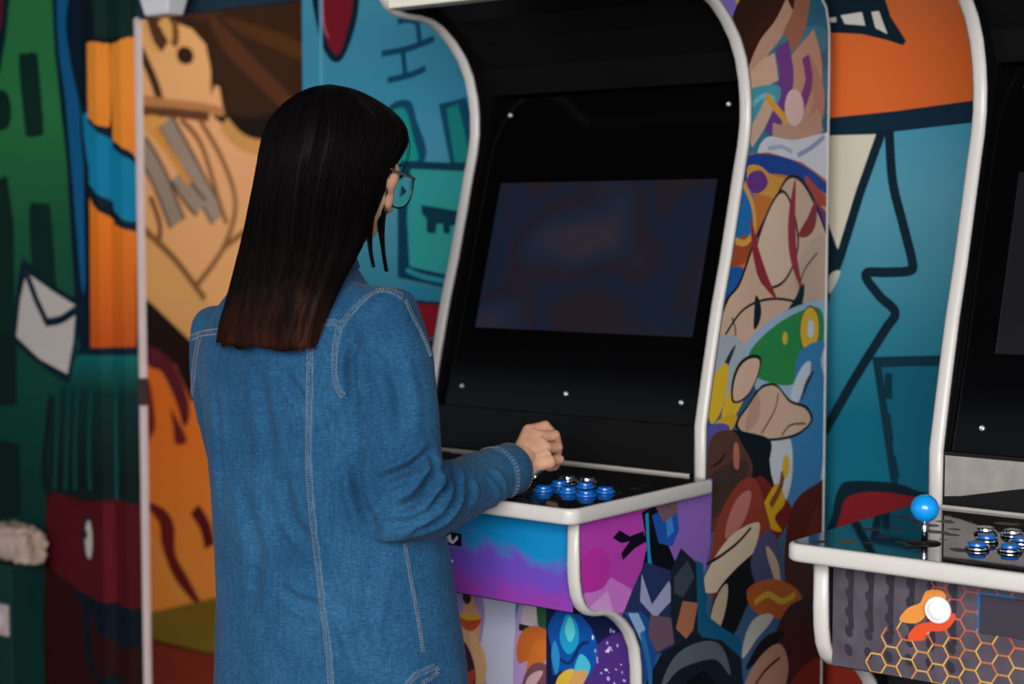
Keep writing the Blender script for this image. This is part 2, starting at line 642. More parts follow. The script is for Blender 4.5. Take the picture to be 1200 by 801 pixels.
# ---- printed art of the played cabinet: loose colour shapes where the photo's print has its colours
S = lambda x, y: px_on_u(x, y, 0.0)
def sp(pts, n=5): return blob([S(x, y) for x, y in pts], n)
def spp(pts): return [S(x, y) for x, y in pts]
def ss(pts, w, **k): return stroke([S(x, y) for x, y in pts], w, **k)
NAVY, SKIN, SKIN2 = '#0c1626', '#d6b298', '#c39a82'
right = [
    (spp([(820, -40), (990, -40), (990, 190), (820, 190)]), '#2f7d96'),
    (sp([(925, -30), (990, -30), (990, 40), (975, 150), (945, 165), (935, 90)]), '#1f6a88'),
    (sp([(920, 40), (960, 30), (972, 50), (950, 70), (925, 62)]), '#35829c'),
    (sp([(948, 90), (976, 84), (976, 110), (956, 118)]), '#2f7a96'),
    (sp([(830, -20), (870, -20), (868, 20), (860, 40), (846, 22)]), '#7a68b8'),
    (ss([(858, -10), (868, 8), (862, 24), (856, 30)], 0.012), '#d99a2e'),
    # interlaced ribbons in dark brown, tan, violet, turquoise and white
    (sp([(858, 22), (876, -14), (905, -40), (930, -30), (918, 4), (904, 34), (890, 78), (874, 84), (862, 60)]), '#20120f'),
    (ss([(872, 66), (890, 36), (918, 14), (942, -30)], 0.050), '#2a1712'),
    (ss([(880, 92), (894, 58), (912, 34), (926, 6)], 0.036), SKIN2),
    (ss([(924, 50), (936, 24), (942, -10)], 0.055), '#a06a54'),
    (ss([(912, 158), (932, 120), (948, 86), (940, 50)], 0.105), SKIN2),
    (ss([(944, 164), (958, 132), (958, 104), (946, 76)], 0.045), '#b58a72'),
    (ss([(904, 160), (912, 122), (922, 92), (916, 52)], 0.052), '#6b3f8f'),
    (ss([(938, 126), (948, 96), (944, 66)], 0.028), '#7a3d86'),
    (ss([(880, 104), (896, 86), (910, 78)], 0.050), SKIN),
    (sp([(876, 112), (895, 100), (914, 102), (912, 120), (898, 130), (892, 150), (878, 168)]), '#3aa0b4'),
    (ss([(878, 164), (892, 142), (904, 116)], 0.034), SKIN),
    (ss([(882, 122), (896, 112), (908, 116)], 0.010), '#6cc4cf'),
    (ss([(898, 112), (912, 130), (924, 140), (940, 128)], 0.016), '#dca742'),
    (ell(*S(931, 126), 0.036, 0.034), '#e3c3bd'),
    (ss([(905, 158), (932, 162), (962, 140)], 0.045), SKIN2),
    (sp([(888, 178), (900, 160), (930, 164), (966, 156), (985, 160), (985, 230), (930, 190), (900, 184)]), '#d9d8e2'),
    (ss([(935, 182), (952, 172), (966, 160)], 0.010), '#8f9dbc'),
    (ss([(900, 174), (916, 172), (928, 178)], 0.008), '#a9b2c8'),
    # arcs of blue, gold and orange
    (spp([(860, 182), (900, 178), (940, 190), (975, 215), (990, 260), (990, 345), (840, 345)]), '#c8742d'),
    (sp([(872, 186), (895, 180), (930, 188), (962, 208), (985, 238), (960, 222), (925, 206), (890, 204), (870, 212)]), '#1b3f96'),
    (sp([(876, 196), (890, 194), (905, 205), (930, 212), (960, 232), (985, 262), (985, 280), (940, 250), (905, 232), (880, 222)]), '#d89a3a'),
    (sp([(878, 204), (892, 200), (900, 214), (890, 226), (876, 222)]), '#6a2f86'),
    (sp([(944, 232), (960, 240), (978, 262), (970, 275), (950, 256)]), '#74307c'),
    (sp([(944, 206), (958, 220), (975, 240), (960, 240), (948, 228)]), '#b3443a'),
    (sp([(870, 224), (882, 226), (884, 266), (876, 280), (862, 282), (862, 256)]), '#1f6db2'),
    (sp([(862, 284), (876, 276), (888, 290), (876, 306), (862, 312), (850, 318)]), '#a8481f'),
    (ss([(872, 216), (882, 240), (884, 268), (874, 284), (862, 282)], 0.012), '#e0a23c'),
    (sp([(850, 320), (866, 312), (872, 322), (856, 345), (848, 352)]), '#1f57a4'),
    # pale rolling hills outlined in ink, crossed by long red leaves
    (sp([(866, 330), (884, 280), (906, 236), (924, 206), (944, 214), (966, 262), (980, 320), (978, 420), (846, 424), (838, 392), (850, 352)]), '#1c1512'),
    (sp([(868, 332), (886, 282), (907, 240), (924, 210), (942, 218), (964, 264), (980, 322), (978, 420), (848, 424), (841, 392), (853, 353)]), SKIN),
    (sp([(884, 300), (898, 250), (916, 222), (930, 244), (936, 290), (920, 330), (896, 336)]), '#1c1512'),
    (sp([(886, 300), (899, 253), (916, 226), (928, 246), (934, 290), (919, 327), (897, 333)]), '#e0bfa6'),
    (sp([(930, 330), (944, 290), (966, 274), (980, 300), (980, 370), (950, 366)]), '#cbab94'),
    (ss([(850, 392), (872, 362), (904, 350), (940, 356), (970, 376)], 0.005), '#1c1512'),
    (ss([(934, 352), (942, 318), (958, 296)], 0.004), '#3a2a24'),
    (ss([(880, 256), (886, 296), (896, 326), (910, 350)], 0.026, taper=True), '#98242f'),
    (ss([(932, 210), (928, 256), (930, 300), (940, 340)], 0.030, taper=True), '#9a2a36'),
    (ss([(956, 236), (950, 262), (936, 276)], 0.034, taper=True), '#8e2a30'),
    (ss([(884, 386), (888, 366), (886, 346)], 0.026, taper=True), '#10191c'),
    (ss([(920, 372), (936, 352), (942, 332)], 0.026, taper=True), '#10191c'),
    (ss([(852, 420), (862, 392), (858, 372)], 0.004), '#1c1512'),
    # green sweep with a yellow disc, pale blue band
    (sp([(872, 408), (896, 380), (930, 360), (966, 352), (976, 372), (972, 460), (930, 480), (896, 470), (880, 440)]), '#9fb8d4'),
    (sp([(878, 414), (900, 388), (930, 368), (958, 360), (966, 380), (960, 420), (930, 450), (896, 446), (884, 436)]), '#2f8a46'),
    (ell(*S(949, 386), 0.040, 0.046), '#1c1512'),
    (ell(*S(949, 386), 0.037, 0.043), '#e2b32c'),
    (ell(*S(950, 385), 0.013, 0.018), '#c9d7e4'),
    (ell(*S(920, 396), 0.010, 0.012), '#dfb02e'),
    (sp([(936, 414), (972, 400), (985, 440), (985, 620), (930, 620), (924, 520), (930, 470)]), '#3d7fb4'),
    (sp([(962, 420), (972, 470), (962, 560), (955, 600), (985, 600), (985, 400)]), '#b9c1cc'),
    (sp([(898, 520), (925, 512), (928, 560), (914, 600), (900, 570)]), '#c9ced8'),
    (ss([(928, 496), (932, 464), (944, 436), (950, 424)], 0.040, taper=True), '#c8d2da'),
    (ss([(938, 470), (946, 448), (954, 434)], 0.012, taper=True), '#30383e'),
    # tan waves and yellow leaves
    (sp([(862, 500), (876, 474), (892, 452), (910, 450), (926, 468), (946, 476), (952, 494), (930, 512), (890, 516)]), '#1c1512'),
    (sp([(865, 499), (878, 475), (893, 455), (910, 453), (925, 471), (944, 479), (949, 494), (929, 509), (891, 513)]), SKIN),
    (ss([(892, 508), (908, 480), (912, 460)], 0.004), '#5a4034'),
    (ss([(916, 510), (926, 498), (944, 496)], 0.004), '#5a4034'),
    (sp([(838, 400), (856, 392), (872, 404), (870, 440), (856, 470), (842, 462), (836, 430)]), '#a9b3bd'),
    (ss([(842, 460), (850, 430), (862, 404)], 0.014, taper=True), '#27303a'),
    (ss([(834, 496), (840, 462), (852, 426)], 0.060, taper=True), '#e0b62c'),
    (ss([(846, 500), (858, 474), (876, 452)], 0.046, taper=True), '#e2b92e'),
    (ss([(832, 506), (848, 500), (864, 488)], 0.036, taper=True), '#d9a828'),
    (ss([(858, 470), (872, 444), (892, 420)], 0.070, taper=True), '#1c1512'),
    (ss([(860, 468), (873, 444), (890, 423)], 0.058, taper=True), '#ddb8a0'),
    (ss([(874, 504), (884, 482), (888, 462)], 0.040, taper=True), SKIN2),
    # brown sweeps, black wedge, yellow bands
    (sp([(822, 506), (840, 496), (855, 500), (850, 520), (830, 520)]), '#5c54a4'),
    (sp([(850, 505), (884, 508), (904, 518), (898, 550), (884, 580), (870, 560), (858, 532)]), '#10161c'),
    (sp([(878, 520), (898, 520), (904, 556), (912, 590), (892, 606), (872, 596), (868, 565)]), '#141417'),
    (sp([(886, 560), (902, 566), (916, 580), (928, 600), (905, 640), (880, 650), (866, 620)]), '#6e2420'),
    (sp([(900, 580), (912, 566), (920, 588), (908, 606), (916, 622), (902, 618), (894, 598)]), '#d2a41e'),
    (ss([(903, 592), (914, 572), (918, 552)], 0.016), '#7c4a2a'),
    (ell(*S(921, 546), 0.013, 0.022), '#d8ae20'),
    (sp([(834, 512), (858, 504), (872, 524), (882, 548), (872, 580), (850, 612), (820, 632), (786, 640), (806, 612), (826, 590), (828, 550)]), '#5b3a2e'),
    (sp([(830, 560), (860, 540), (878, 545), (864, 580), (838, 606), (812, 620), (826, 596)]), '#41322c'),
    (ss([(832, 548), (844, 540), (852, 528)], 0.006, taper=True), '#2a1a14'),
    (sp([(860, 520), (866, 522), (866, 548), (860, 546)], 3), '#b9705a'),
    (sp([(838, 620), (862, 570), (884, 560), (896, 590), (904, 640), (880, 700), (850, 720), (832, 690)]), '#8a3b2c'),
    (ss([(850, 630), (866, 600), (880, 576)], 0.050, taper=True), '#b9736a'),
    (ss([(822, 690), (846, 668), (872, 640), (890, 614)], 0.085, taper=True), '#d3bfa6'),
    (ss([(826, 662), (846, 650), (866, 634), (880, 618)], 0.006), '#2a1c18'),
    (sp([(842, 690), (880, 650), (902, 640), (906, 660), (880, 700), (862, 740), (844, 760), (832, 730)]), '#16100f'),
    (ss([(832, 756), (842, 716), (852, 684)], 0.044, taper=True), '#c5ae95'),
    (sp([(880, 656), (900, 620), (916, 650), (912, 690), (890, 690)]), '#4a4f78'),
    (ss([(898, 640), (908, 664), (914, 690)], 0.026, taper=True), '#c8a892'),
    (sp([(930, 590), (958, 566), (985, 560), (985, 720), (944, 720), (922, 690), (920, 640)]), '#4c231c'),
    (ss([(940, 656), (952, 624), (958, 592)], 0.040, taper=True), '#5e2d22'),
    (sp([(876, 690), (905, 678), (934, 690), (940, 712), (916, 724), (884, 716)]), '#b35a20'),
    (ss([(884, 706), (900, 696), (916, 704), (932, 696)], 0.012), '#cfa02c'),
    (sp([(920, 716), (944, 700), (985, 690), (985, 830), (912, 830), (906, 760)]), '#3d1d18'),
    (ss([(870, 770), (884, 738), (906, 722)], 0.040, taper=True), '#c3bdb6'),
    (ss([(874, 784), (896, 756), (920, 740)], 0.030, taper=True), '#12100f'),
    (sp([(872, 806), (890, 770), (914, 754), (924, 784), (910, 824), (884, 834)]), '#b98672'),
    (ss([(880, 810), (896, 786), (914, 770)], 0.006), '#3a211a'),
    (sp([(926, 800), (960, 770), (985, 780), (985, 860), (920, 860)]), '#7c2b1a'),
    # magenta field and dark blue shards at the front
    (spp([(660, 590), (742, 570), (835, 560), (832, 640), (820, 700), (760, 740), (700, 730), (672, 700)]), '#8a63b8'),
    (sp([(668, 600), (740, 572), (766, 590), (764, 640), (748, 690), (732, 722), (690, 726), (672, 690)]), '#b43fae'),
    (spp([(676, 706), (690, 690), (706, 690), (716, 676), (740, 690), (738, 714), (712, 722), (690, 722)]), '#c877cc'),
    (spp([(690, 712), (712, 692), (720, 720), (700, 724)]), '#d79bdc'),
    (sp([(680, 660), (700, 640), (716, 660), (706, 688), (682, 692)]), '#bb2fa4'),
    (spp([(718, 630), (726, 621), (738, 628), (754, 622), (758, 634), (744, 642), (730, 656), (728, 648), (738, 634), (728, 636)]), '#140c20'),
    (spp([(752, 600), (772, 590), (784, 640), (792, 660), (770, 700), (752, 668), (758, 640)]), '#0b0d16'),
    (spp([(764, 604), (792, 588), (796, 620), (788, 640), (772, 636)]), '#1f54b0'),
    (spp([(780, 600), (786, 598), (790, 622), (782, 630)]), '#3f86d8'),
    (spp([(766, 590), (794, 582), (794, 600), (778, 612)]), '#7b5a68'),
    (spp([(756, 602), (760, 600), (762, 646), (768, 690), (760, 670)]), '#1c8fc0'),
    (spp([(744, 684), (756, 658), (786, 668), (800, 700), (796, 760), (750, 770), (728, 724)]), '#26335e'),
    (spp([(730, 716), (752, 716), (772, 740), (766, 790), (752, 801), (750, 740)]), '#1d4f93'),
    (spp([(736, 718), (748, 718), (756, 736), (752, 752)]), '#8fb4dc'),
    (spp([(752, 672), (764, 708), (784, 680), (790, 700), (768, 724), (750, 704)]), '#9ba1c4'),
    (spp([(762, 720), (790, 724), (792, 752), (770, 764), (760, 744)]), '#6b5064'),
    (spp([(786, 668), (798, 642), (822, 664), (828, 700), (818, 770), (794, 780), (786, 720)]), '#1a2230'),
    (spp([(790, 676), (806, 656), (814, 676), (800, 700), (790, 694)]), '#3b4656'),
    (spp([(816, 656), (824, 660), (828, 720), (848, 736), (868, 748), (872, 801), (860, 801), (838, 760), (818, 740)]), '#125a82'),
    (spp([(792, 736), (800, 704), (818, 706), (812, 738), (804, 748)]), '#a8694f'),
    (spp([(756, 801), (776, 764), (812, 744), (846, 750), (868, 770), (874, 830), (750, 830)]), '#151b26'),
    (ss([(772, 812), (796, 774), (838, 762), (856, 790)], 0.034, taper=True), '#59626f'),
    (spp([(806, 796), (826, 784), (842, 806), (836, 840), (800, 840)]), '#0b0c10'),
    (ss([(752, 740), (762, 790), (758, 830)], 0.012), '#2b6fb6'),
]
S2 = lambda x, y: px_on_v(x, y, FRONT_V)
S3 = lambda x, y: px_on_v(x, y, LOWER_V)
front1 = [
    ([S2(x, y) for x, y in ((300, 560), (542, 595), (543, 640), (524, 640), (300, 600))], '#0a0a10'),
]
front1 = [([S2(x, y) for x, y in ((520, 622), (541, 625), (541, 640), (520, 637))], '#0c0c14'),
          ([S2(x, y) for x, y in ((524, 628), (528, 625), (530, 634), (536, 627), (537, 631), (531, 637), (526, 635))], '#d7d9e6'),
          (stroke([S2(523, 656), S2(531, 657)], 0.004), '#e6e4ee'), (stroke([S2(526, 657), S2(525, 664)], 0.003), '#e6e4ee'),
          (stroke([S2(523, 661), S2(529, 662)], 0.003), '#20203a'), (stroke([S2(525, 674), S2(530, 677)], 0.004), '#1a1a30')]
def lb(pts, n=6): return blob([S3(x, y) for x, y in pts], n)
def ls(pts, w, **k): return stroke([S3(x, y) for x, y in pts], w, **k)
lower1 = [
    ([S3(x, y) for x, y in ((500, 670), (610, 690), (610, 830), (500, 830))], '#c9cbe2'),
    (lb([(528, 690), (560, 694), (568, 720), (562, 770), (570, 801), (572, 840), (526, 840), (522, 740)]), '#a288c4'),
    (ls([(534, 830), (538, 776), (552, 730), (546, 690)], 0.050, taper=True), '#cf9a6c'),
    (ls([(552, 830), (562, 780), (552, 740)], 0.034, taper=True), '#d8a878'),
    (ell(*S3(547, 700), 0.010, 0.012), '#1c1010'),
    (ls([(536, 722), (550, 732), (564, 724)], 0.022, taper=True), '#b8461c'),
    (ls([(534, 718), (548, 724), (563, 722)], 0.008), '#d6a02a'),
    (ls([(548, 840), (550, 790), (544, 752)], 0.030, taper=True), '#3c1430'),
    (ls([(540, 840), (546, 806), (556, 784)], 0.026, taper=True), '#b23a22'),
    ([S3(x, y) for x, y in ((604, 690), (612, 692), (612, 740), (604, 738))], '#2d8f96'),
    (lb([(612, 700), (640, 704), (648, 730), (650, 790), (640, 840), (606, 840), (602, 760)]), '#b79ad0'),
    (ls([(614, 738), (622, 718), (636, 706)], 0.034, taper=True), '#c4bcc0'),
    (lb([(630, 704), (648, 712), (648, 732), (632, 736)]), '#285c3a'),
    (ls([(608, 734), (624, 738), (644, 744)], 0.012), '#241c28'),
    (ls([(608, 776), (622, 750), (646, 744)], 0.046, taper=True), '#c8682a'),
    (ls([(618, 796), (632, 764), (644, 756)], 0.036, taper=True), '#d4742c'),
    (lb([(612, 800), (624, 778), (642, 780), (648, 806), (640, 846), (610, 846)]), '#7c4a56'),
    (ls([(616, 826), (622, 800), (636, 786)], 0.020, taper=True), '#d0a8ac'),
    ([S3(x, y) for x, y in ((640, 690), (770, 700), (770, 860), (640, 860))], '#141a44'),
    (lb([(690, 770), (730, 740), (745, 770), (740, 860), (680, 860)]), '#4a2c7a'),
    (lb([(646, 760), (642, 735), (652, 716), (664, 708), (680, 720), (696, 742), (700, 768), (690, 792), (676, 801), (660, 786), (648, 790)]), '#0f4fa4'),
    (lb([(656, 744), (664, 720), (676, 730), (678, 752), (668, 766), (660, 760)]), '#1d9ac8'),
    (lb([(662, 738), (668, 722), (674, 740), (668, 752)]), '#5ccfdc'),
    (lb([(646, 768), (650, 750), (656, 770), (652, 790)]), '#2a8fd0'),
    (lb([(672, 790), (680, 766), (692, 780), (682, 800)]), '#46b9d6'),
    (ls([(656, 772), (668, 776), (680, 756), (690, 752)], 0.006), '#0a2d66'),
    (ls([(660, 840), (668, 806), (688, 786)], 0.034, taper=True), '#d09a5c'),
    (ls([(652, 830), (658, 800), (672, 784)], 0.022, taper=True), '#d8b43a'),
]
rs = random.Random(5)
for i in range(52):
    x, y = rs.uniform(694, 748), rs.uniform(722, 835)
    lower1.append((ell(*S3(x, y), rs.uniform(0.0012, 0.0042), rs.uniform(0.0012, 0.0045), n=9), rs.choice(['#d9dcf2', '#8f9fd8', '#b9a4e0', '#eef0ff'])))


def nebula(name, c1, c2, c3, sc=3.0, rough=0.35, spec=0.35, zlo=0.79, zhi=0.94):
    m = bpy.data.materials.new(name)
    m.use_nodes = True
    nt = m.node_tree
    b = nt.nodes['Principled BSDF']
    tc = nt.nodes.new('ShaderNodeTexCoord')
    nz = nt.nodes.new('ShaderNodeTexNoise')
    nz.inputs['Scale'].default_value = sc
    nz.inputs['Detail'].default_value = 5
    nz.inputs['Roughness'].default_value = 0.5
    nt.links.new(tc.outputs['Object'], nz.inputs['Vector'])
    sx = nt.nodes.new('ShaderNodeSeparateXYZ')
    nt.links.new(tc.outputs['Object'], sx.inputs[0])
    mr = nt.nodes.new('ShaderNodeMapRange')
    mr.inputs['From Min'].default_value = zlo
    mr.inputs['From Max'].default_value = zhi
    nt.links.new(sx.outputs[2], mr.inputs['Value'])
    ma = nt.nodes.new('ShaderNodeMath')
    ma.operation = 'MULTIPLY_ADD'
    nt.links.new(nz.outputs['Fac'], ma.inputs[0])
    ma.inputs[1].default_value = 2.4
    nt.links.new(mr.outputs['Result'], ma.inputs[2])
    rp = nt.nodes.new('ShaderNodeValToRGB')
    e = rp.color_ramp.elements
    e[0].position, e[0].color = 0.56, lin(c1)
    e[1].position, e[1].color = 0.88, lin(c3)
    k = e.new(0.68)
    k.color = lin(c2)
    k = e.new(0.77)
    k.color = lin(c2)
    dv = nt.nodes.new('ShaderNodeMath')
    dv.operation = 'MULTIPLY'
    dv.inputs[1].default_value = 0.5
    nt.links.new(ma.outputs[0], dv.inputs[0])
    nt.links.new(dv.outputs[0], rp.inputs['Fac'])
    nt.links.new(rp.outputs['Color'], b.inputs['Base Color'])
    b.inputs['Roughness'].default_value = rough
    b.inputs['Specular IOR Level'].default_value = spec
    return m


def display_mat(name, strength, cols):
    """dim lcd emission in soft patches; on the played cabinet it imitates faint reflections"""
    m = bpy.data.materials.new(name)
    m.use_nodes = True
    nt = m.node_tree
    b = nt.nodes['Principled BSDF']
    tc = nt.nodes.new('ShaderNodeTexCoord')
    nz = nt.nodes.new('ShaderNodeTexNoise')
    nz.inputs['Scale'].default_value = 4.2
    nz.inputs['Detail'].default_value = 1.5
    nt.links.new(tc.outputs['Object'], nz.inputs['Vector'])
    rp = nt.nodes.new('ShaderNodeValToRGB')
    e = rp.color_ramp.elements
    e[0].position, e[0].color = 0.34, lin(cols[0])
    e[1].position, e[1].color = 0.66, lin(cols[-1])
    for i, c in enumerate(cols[1:-1]):
        k = e.new(0.34 + 0.32 * (i + 1) / (len(cols) - 1))
        k.color = lin(c)
    nt.links.new(nz.outputs['Fac'], rp.inputs['Fac'])
    b.inputs['Base Color'].default_value = (0.004, 0.004, 0.005, 1)
    b.inputs['Roughness'].default_value = 0.08
    b.inputs['Specular IOR Level'].default_value = 0.3
    nt.links.new(rp.outputs['Color'], b.inputs['Emission Color'])
    b.inputs['Emission Strength'].default_value = strength
    return m


def deck_art(seed, cols, n=70):
    r = random.Random(seed)
    out = []
    for i in range(n):
        u, v = r.uniform(-WID, 0.0), r.uniform(0.03, 0.40)
        s = r.uniform(0.003, 0.016)
        out.append((blob([(u + s * r.uniform(0.5, 1.6) * math.cos(t), v + s * r.uniform(0.4, 1.2) * math.sin(t)) for t in (0, 1.2, 2.5, 3.8, 5.1)], 3), r.choice(cols)))
    return out


GLOSSDECK = mat('glossy_deck_print', '#070608', rough=0.05, spec=0.55, var=0.2, coat=0.4)
art1 = dict(sticks=STICKS, right=right, left=[], side_base=paint_mat('#3a5f86', True), marquee=mat('marquee_face', '#cfc9c0', rough=0.3),
            display=display_mat('reflection_glow', 0.75, ['#241a22', '#131f33', '#211a26', '#1a2438', '#2f2834']),  # dim emission put in to imitate reflections on the played screen
            deck=deck_art(3, ['#2a0d10', '#3a1014', '#14100f', '#201818', '#4a1a1e', '#2d2a28']), deck_base=GLOSSDECK,
            front=front1, front_base=nebula('purple_blue_print', '#8a3aa0', '#6846b4', '#0f80ba', sc=6.0), lower=lower1, lower_base=paint_mat('#c9cbe2', True))
cab1 = make_cabinet(world(-HALF, 0, 0), art1)
tag(cab1, 'arcade cabinet with colourful printed side, being played by the person in denim', 'arcade machine')

# ---- the second cabinet, nearer on the right: honeycomb print on its front
U2, V2 = 0.43 + WID, 0.032


def m2(x, y, v=FRONT_V):
    a, z = px_on_v(x, y, v + V2)
    return (a - U2, z)


hexa = []
HEXC = ['#c98a3a', '#d6a04a', '#c46a34', '#b8503a', '#a8463e']
r_hex = 0.0150
rh = random.Random(9)
for i in range(-2, 32):
    for j in range(-1, 12):
        cx = -WID + 0.02 + i * 1.5 * r_hex
        cz = 0.79 + (j + (0.5 if i % 2 else 0)) * math.sqrt(3) * r_hex
        if cx > 0 or cz > 0.98:
            continue
        # the print fades out towards its padded upper left part
        ok = (cx > m2(1082, 700)[0] and cz < 0.96) or (cx > m2(1040, 760)[0] and cz < 0.855) or (cx > m2(1010, 775)[0] and cz < 0.82)
        if not ok:
            continue
        P6 = [(cx + r_hex * math.cos(math.radians(60 * k)), cz + r_hex * math.sin(math.radians(60 * k))) for k in range(6)]
        for k in range(6):
            if rh.random() < 0.12 and cx < -0.36:
                continue
            hexa.append((stroke([P6[k], P6[(k + 1) % 6]], 0.0020, False), HEXC[min(4, max(0, int((cz - 0.78) / 0.035 + rh.uniform(-0.6, 1.0))))]))
front2 = []
for k in range(6):
    u = -WID + 0.024 + k * 0.030
    front2.append((stroke([(u + 0.026, 0.845), (u + 0.024, 0.88), (u + 0.026, 0.94)], 0.008), '#2a2630'))
    for q in range(5):
        front2.append((ell(u + 0.022, 0.815 + q * 0.026, 0.006, 0.009, 0.4, 10), '#2e2a36'))
front2 += hexa
front2 += [(blob([m2(x, y) for x, y in ((1054, 726), (1064, 712), (1078, 706), (1086, 692), (1104, 692), (1108, 702), (1092, 704), (1084, 722), (1072, 730))], 4), '#d98a3a'),
           (blob([m2(x, y) for x, y in ((1064, 748), (1072, 734), (1090, 728), (1106, 728), (1116, 718), (1120, 724), (1108, 738), (1088, 740), (1082, 750))], 4), '#d84a24'),
           (stroke([m2(1148, 742), m2(1147, 695), m2(1190, 701)], 0.005, False), '#1d5f9a')]
A, B = m2(1148, 694), m2(1290, 760)
art2 = dict(edge_line=True, chrome_rims=True, sticks=((-0.195, 0.305, 0), (-0.513, 0.305, 0)), right=[], left=[], side_base=paint_mat('#2c2a30', True), marquee=art1['marquee'],
            display=display_mat('display_glow_dim', 1.0, ['#141314', '#121317', '#181616']),
            deck=deck_art(8, ['#3a2a14', '#1a1512', '#5a4a22', '#2a2118', '#241c18'], 110), deck_base=GLOSSDECK,
            front=front2, front_base=mat('dark_padded_print', '#4d4650', rough=0.4, var=0.25, scale=25),
            lower=[], lower_base=paint_mat('#141318', True), strip=mat('painted_reflection_grey', '#8f8a86', rough=0.45, var=0.12, scale=40),
            coin_button=m2(1100, 714), plate=(m2(1149, 720)[0], m2(1149, 720)[0] + 0.135, m2(1149, 741)[1], m2(1149, 696)[1]))
cab2 = make_cabinet(world(U2 - HALF, V2, 0), art2)
tag(cab2, 'arcade cabinet with honeycomb front and free blue ball joystick, cut by frame edge', 'arcade machine')

# ================================================================== THE SETTING
WALL_V, FAR_U = -0.50, -3.2
B = lambda x, y: px_on_v(x, y, WALL_V)
def bp(pts): return [B(x, y) for x, y in pts]
def bb(pts, n=5): return blob(bp(pts), n)
def bs(pts, w, **k): return stroke(bp(pts), w, **k)
INK = '#04202e'
DOOR_L, DOOR_R, DOOR_T = -2.115, -1.483, 1.958
U_L, U_R, Z_T = -6.0, 4.2, 2.75
RIB0, RIB1 = -2.345, DOOR_L
GREEN = fade_mat('paint_green_blend_shaded', [(0.0, '#06302c'), (0.40, '#0a4a3c'), (0.62, '#1c5a3a'), (0.86, '#2a7a44'), (1.0, '#2a7a44')], 2, 0.6, 1.9)  # green to teal paint blend, with the wall's lower shade mixed into it
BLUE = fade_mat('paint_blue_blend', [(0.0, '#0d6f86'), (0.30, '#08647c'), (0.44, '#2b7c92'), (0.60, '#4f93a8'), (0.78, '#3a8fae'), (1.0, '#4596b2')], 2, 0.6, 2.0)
ORANGE = fade_mat('paint_orange_blend', [(0.0, '#c04e16'), (0.45, '#e87a22'), (1.0, '#f29434')], 2, 1.05, 1.8)
ORANGE2 = fade_mat('paint_red_orange_blend', [(0.0, '#d2622a'), (0.5, '#de6a2e'), (1.0, '#c06a42')], 2, 1.55, 1.95)
TEALFOLD = fade_mat('paint_teal_fold_blend', [(0.0, '#031a18'), (0.65, '#062e2c'), (1.0, '#0b6a68')], 2, 0.70, 1.06)
wall = []
# left: green field with dark windows
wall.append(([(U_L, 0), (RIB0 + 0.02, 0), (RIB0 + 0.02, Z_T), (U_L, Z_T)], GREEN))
wall.append((bp([(-40, 230), (8, 205), (16, 260), (18, 395), (-40, 398)]), '#06281f'))
wall.append((bb([(-40, 105), (0, 105), (10, 112), (13, 128), (11, 146), (0, 153), (-40, 153)]), '#06281f'))
wall.append((bb([(22, 70), (30, 63), (42, 62), (45, 75), (51, 150), (46, 159), (32, 160), (29, 148)], 4), '#0a2a22'))
wall.append((bb([(34, 245), (44, 238), (56, 239), (60, 250), (66, 330), (68, 346), (44, 345), (38, 320)], 4), '#072a22'))
wall.append((bp([(-40, 390), (19, 391), (20, 474), (-40, 478)]), '#04211b'))
wall.append((bb([(-40, 520), (18, 519), (23, 530), (25, 598), (20, 604), (-40, 606)], 4), '#03201b'))
wall.append((bb([(-60, -60), (10, -40), (10, 10), (4, 60), (-8, 95), (-60, 100)]), INK))
wall.append((bb([(-60, -60), (4, -40), (3, 5), (-4, 40), (-60, 80)]), '#5a1622'))
# blue ribbon between green and orange
wall.append((bp([(58, -60), (110, -60), (106, 120), (106, 660), (94, 660), (95, 420), (88, 360), (78, 190), (64, 60)]), '#031a2c'))
wall.append((bb([(67, -30), (80, -10), (77, 30), (84, 80), (94, 130), (100, 200), (101, 300), (98, 345), (93, 310), (84, 200), (76, 110), (68, 50)]), '#0f5a8c'))
# ribbed strip: dark top, orange fingers, blue band, orange, teal folds, red base
RIB = [(RIB0 - 0.01, 0), (RIB1, 0), (RIB1, Z_T), (RIB0 - 0.01, Z_T)]
wall.append((RIB, '#04161c'))
wall.append((bp([(112, -60), (160, -60), (160, 44), (120, 44)]), '#0a2a24'))
wall.append((bb([(103, 70), (107, 56), (114, 50), (124, 51), (130, 60), (130, 140), (122, 147), (112, 138), (103, 124)], 4), ORANGE))
wall.append((bb([(131, 66), (135, 55), (145, 51), (160, 53), (160, 182), (146, 172), (134, 158)], 4), ORANGE))
wall.append((bb([(94, 134), (102, 126), (116, 142), (132, 158), (160, 188), (160, 268), (140, 254), (116, 232), (100, 205)], 4), INK))
wall.append((bb([(97, 140), (102, 133), (116, 148), (132, 166), (160, 196), (160, 258), (140, 244), (118, 222), (104, 196)], 4), '#0c7fa6'))
wall.append((bp([(105, 214), (118, 240), (131, 256), (160, 272), (160, 406), (106, 407)]), ORANGE))
wall.append((bp([(90, 408), (166, 406), (166, 418), (90, 418)]), INK))
wall.append((bp([(60, 470), (80, 440), (92, 416), (166, 416), (166, 590), (56, 580)]), TEALFOLD))
for x in (66, 78, 88, 104):
    wall.append((bs([(x + 3, 450), (x, 520), (x - 1 + (x - 80) * 0.1, 574)], 0.016), '#08403e'))
wall.append((bs([(138, 425), (137, 500), (138, 588)], 0.022), '#07504e'))
wall.append((bb([(56, 470), (62, 470), (56, 530), (56, 575), (48, 560)], 4), '#031c1c'))
wall.append((bp([(54, 575), (100, 584), (166, 592), (166, 830), (50, 830)]), '#2a0709'))
wall.append((bb([(58, 582), (100, 588), (166, 594), (166, 712), (140, 712), (100, 695), (80, 680), (60, 660)], 4), '#4c0b13'))
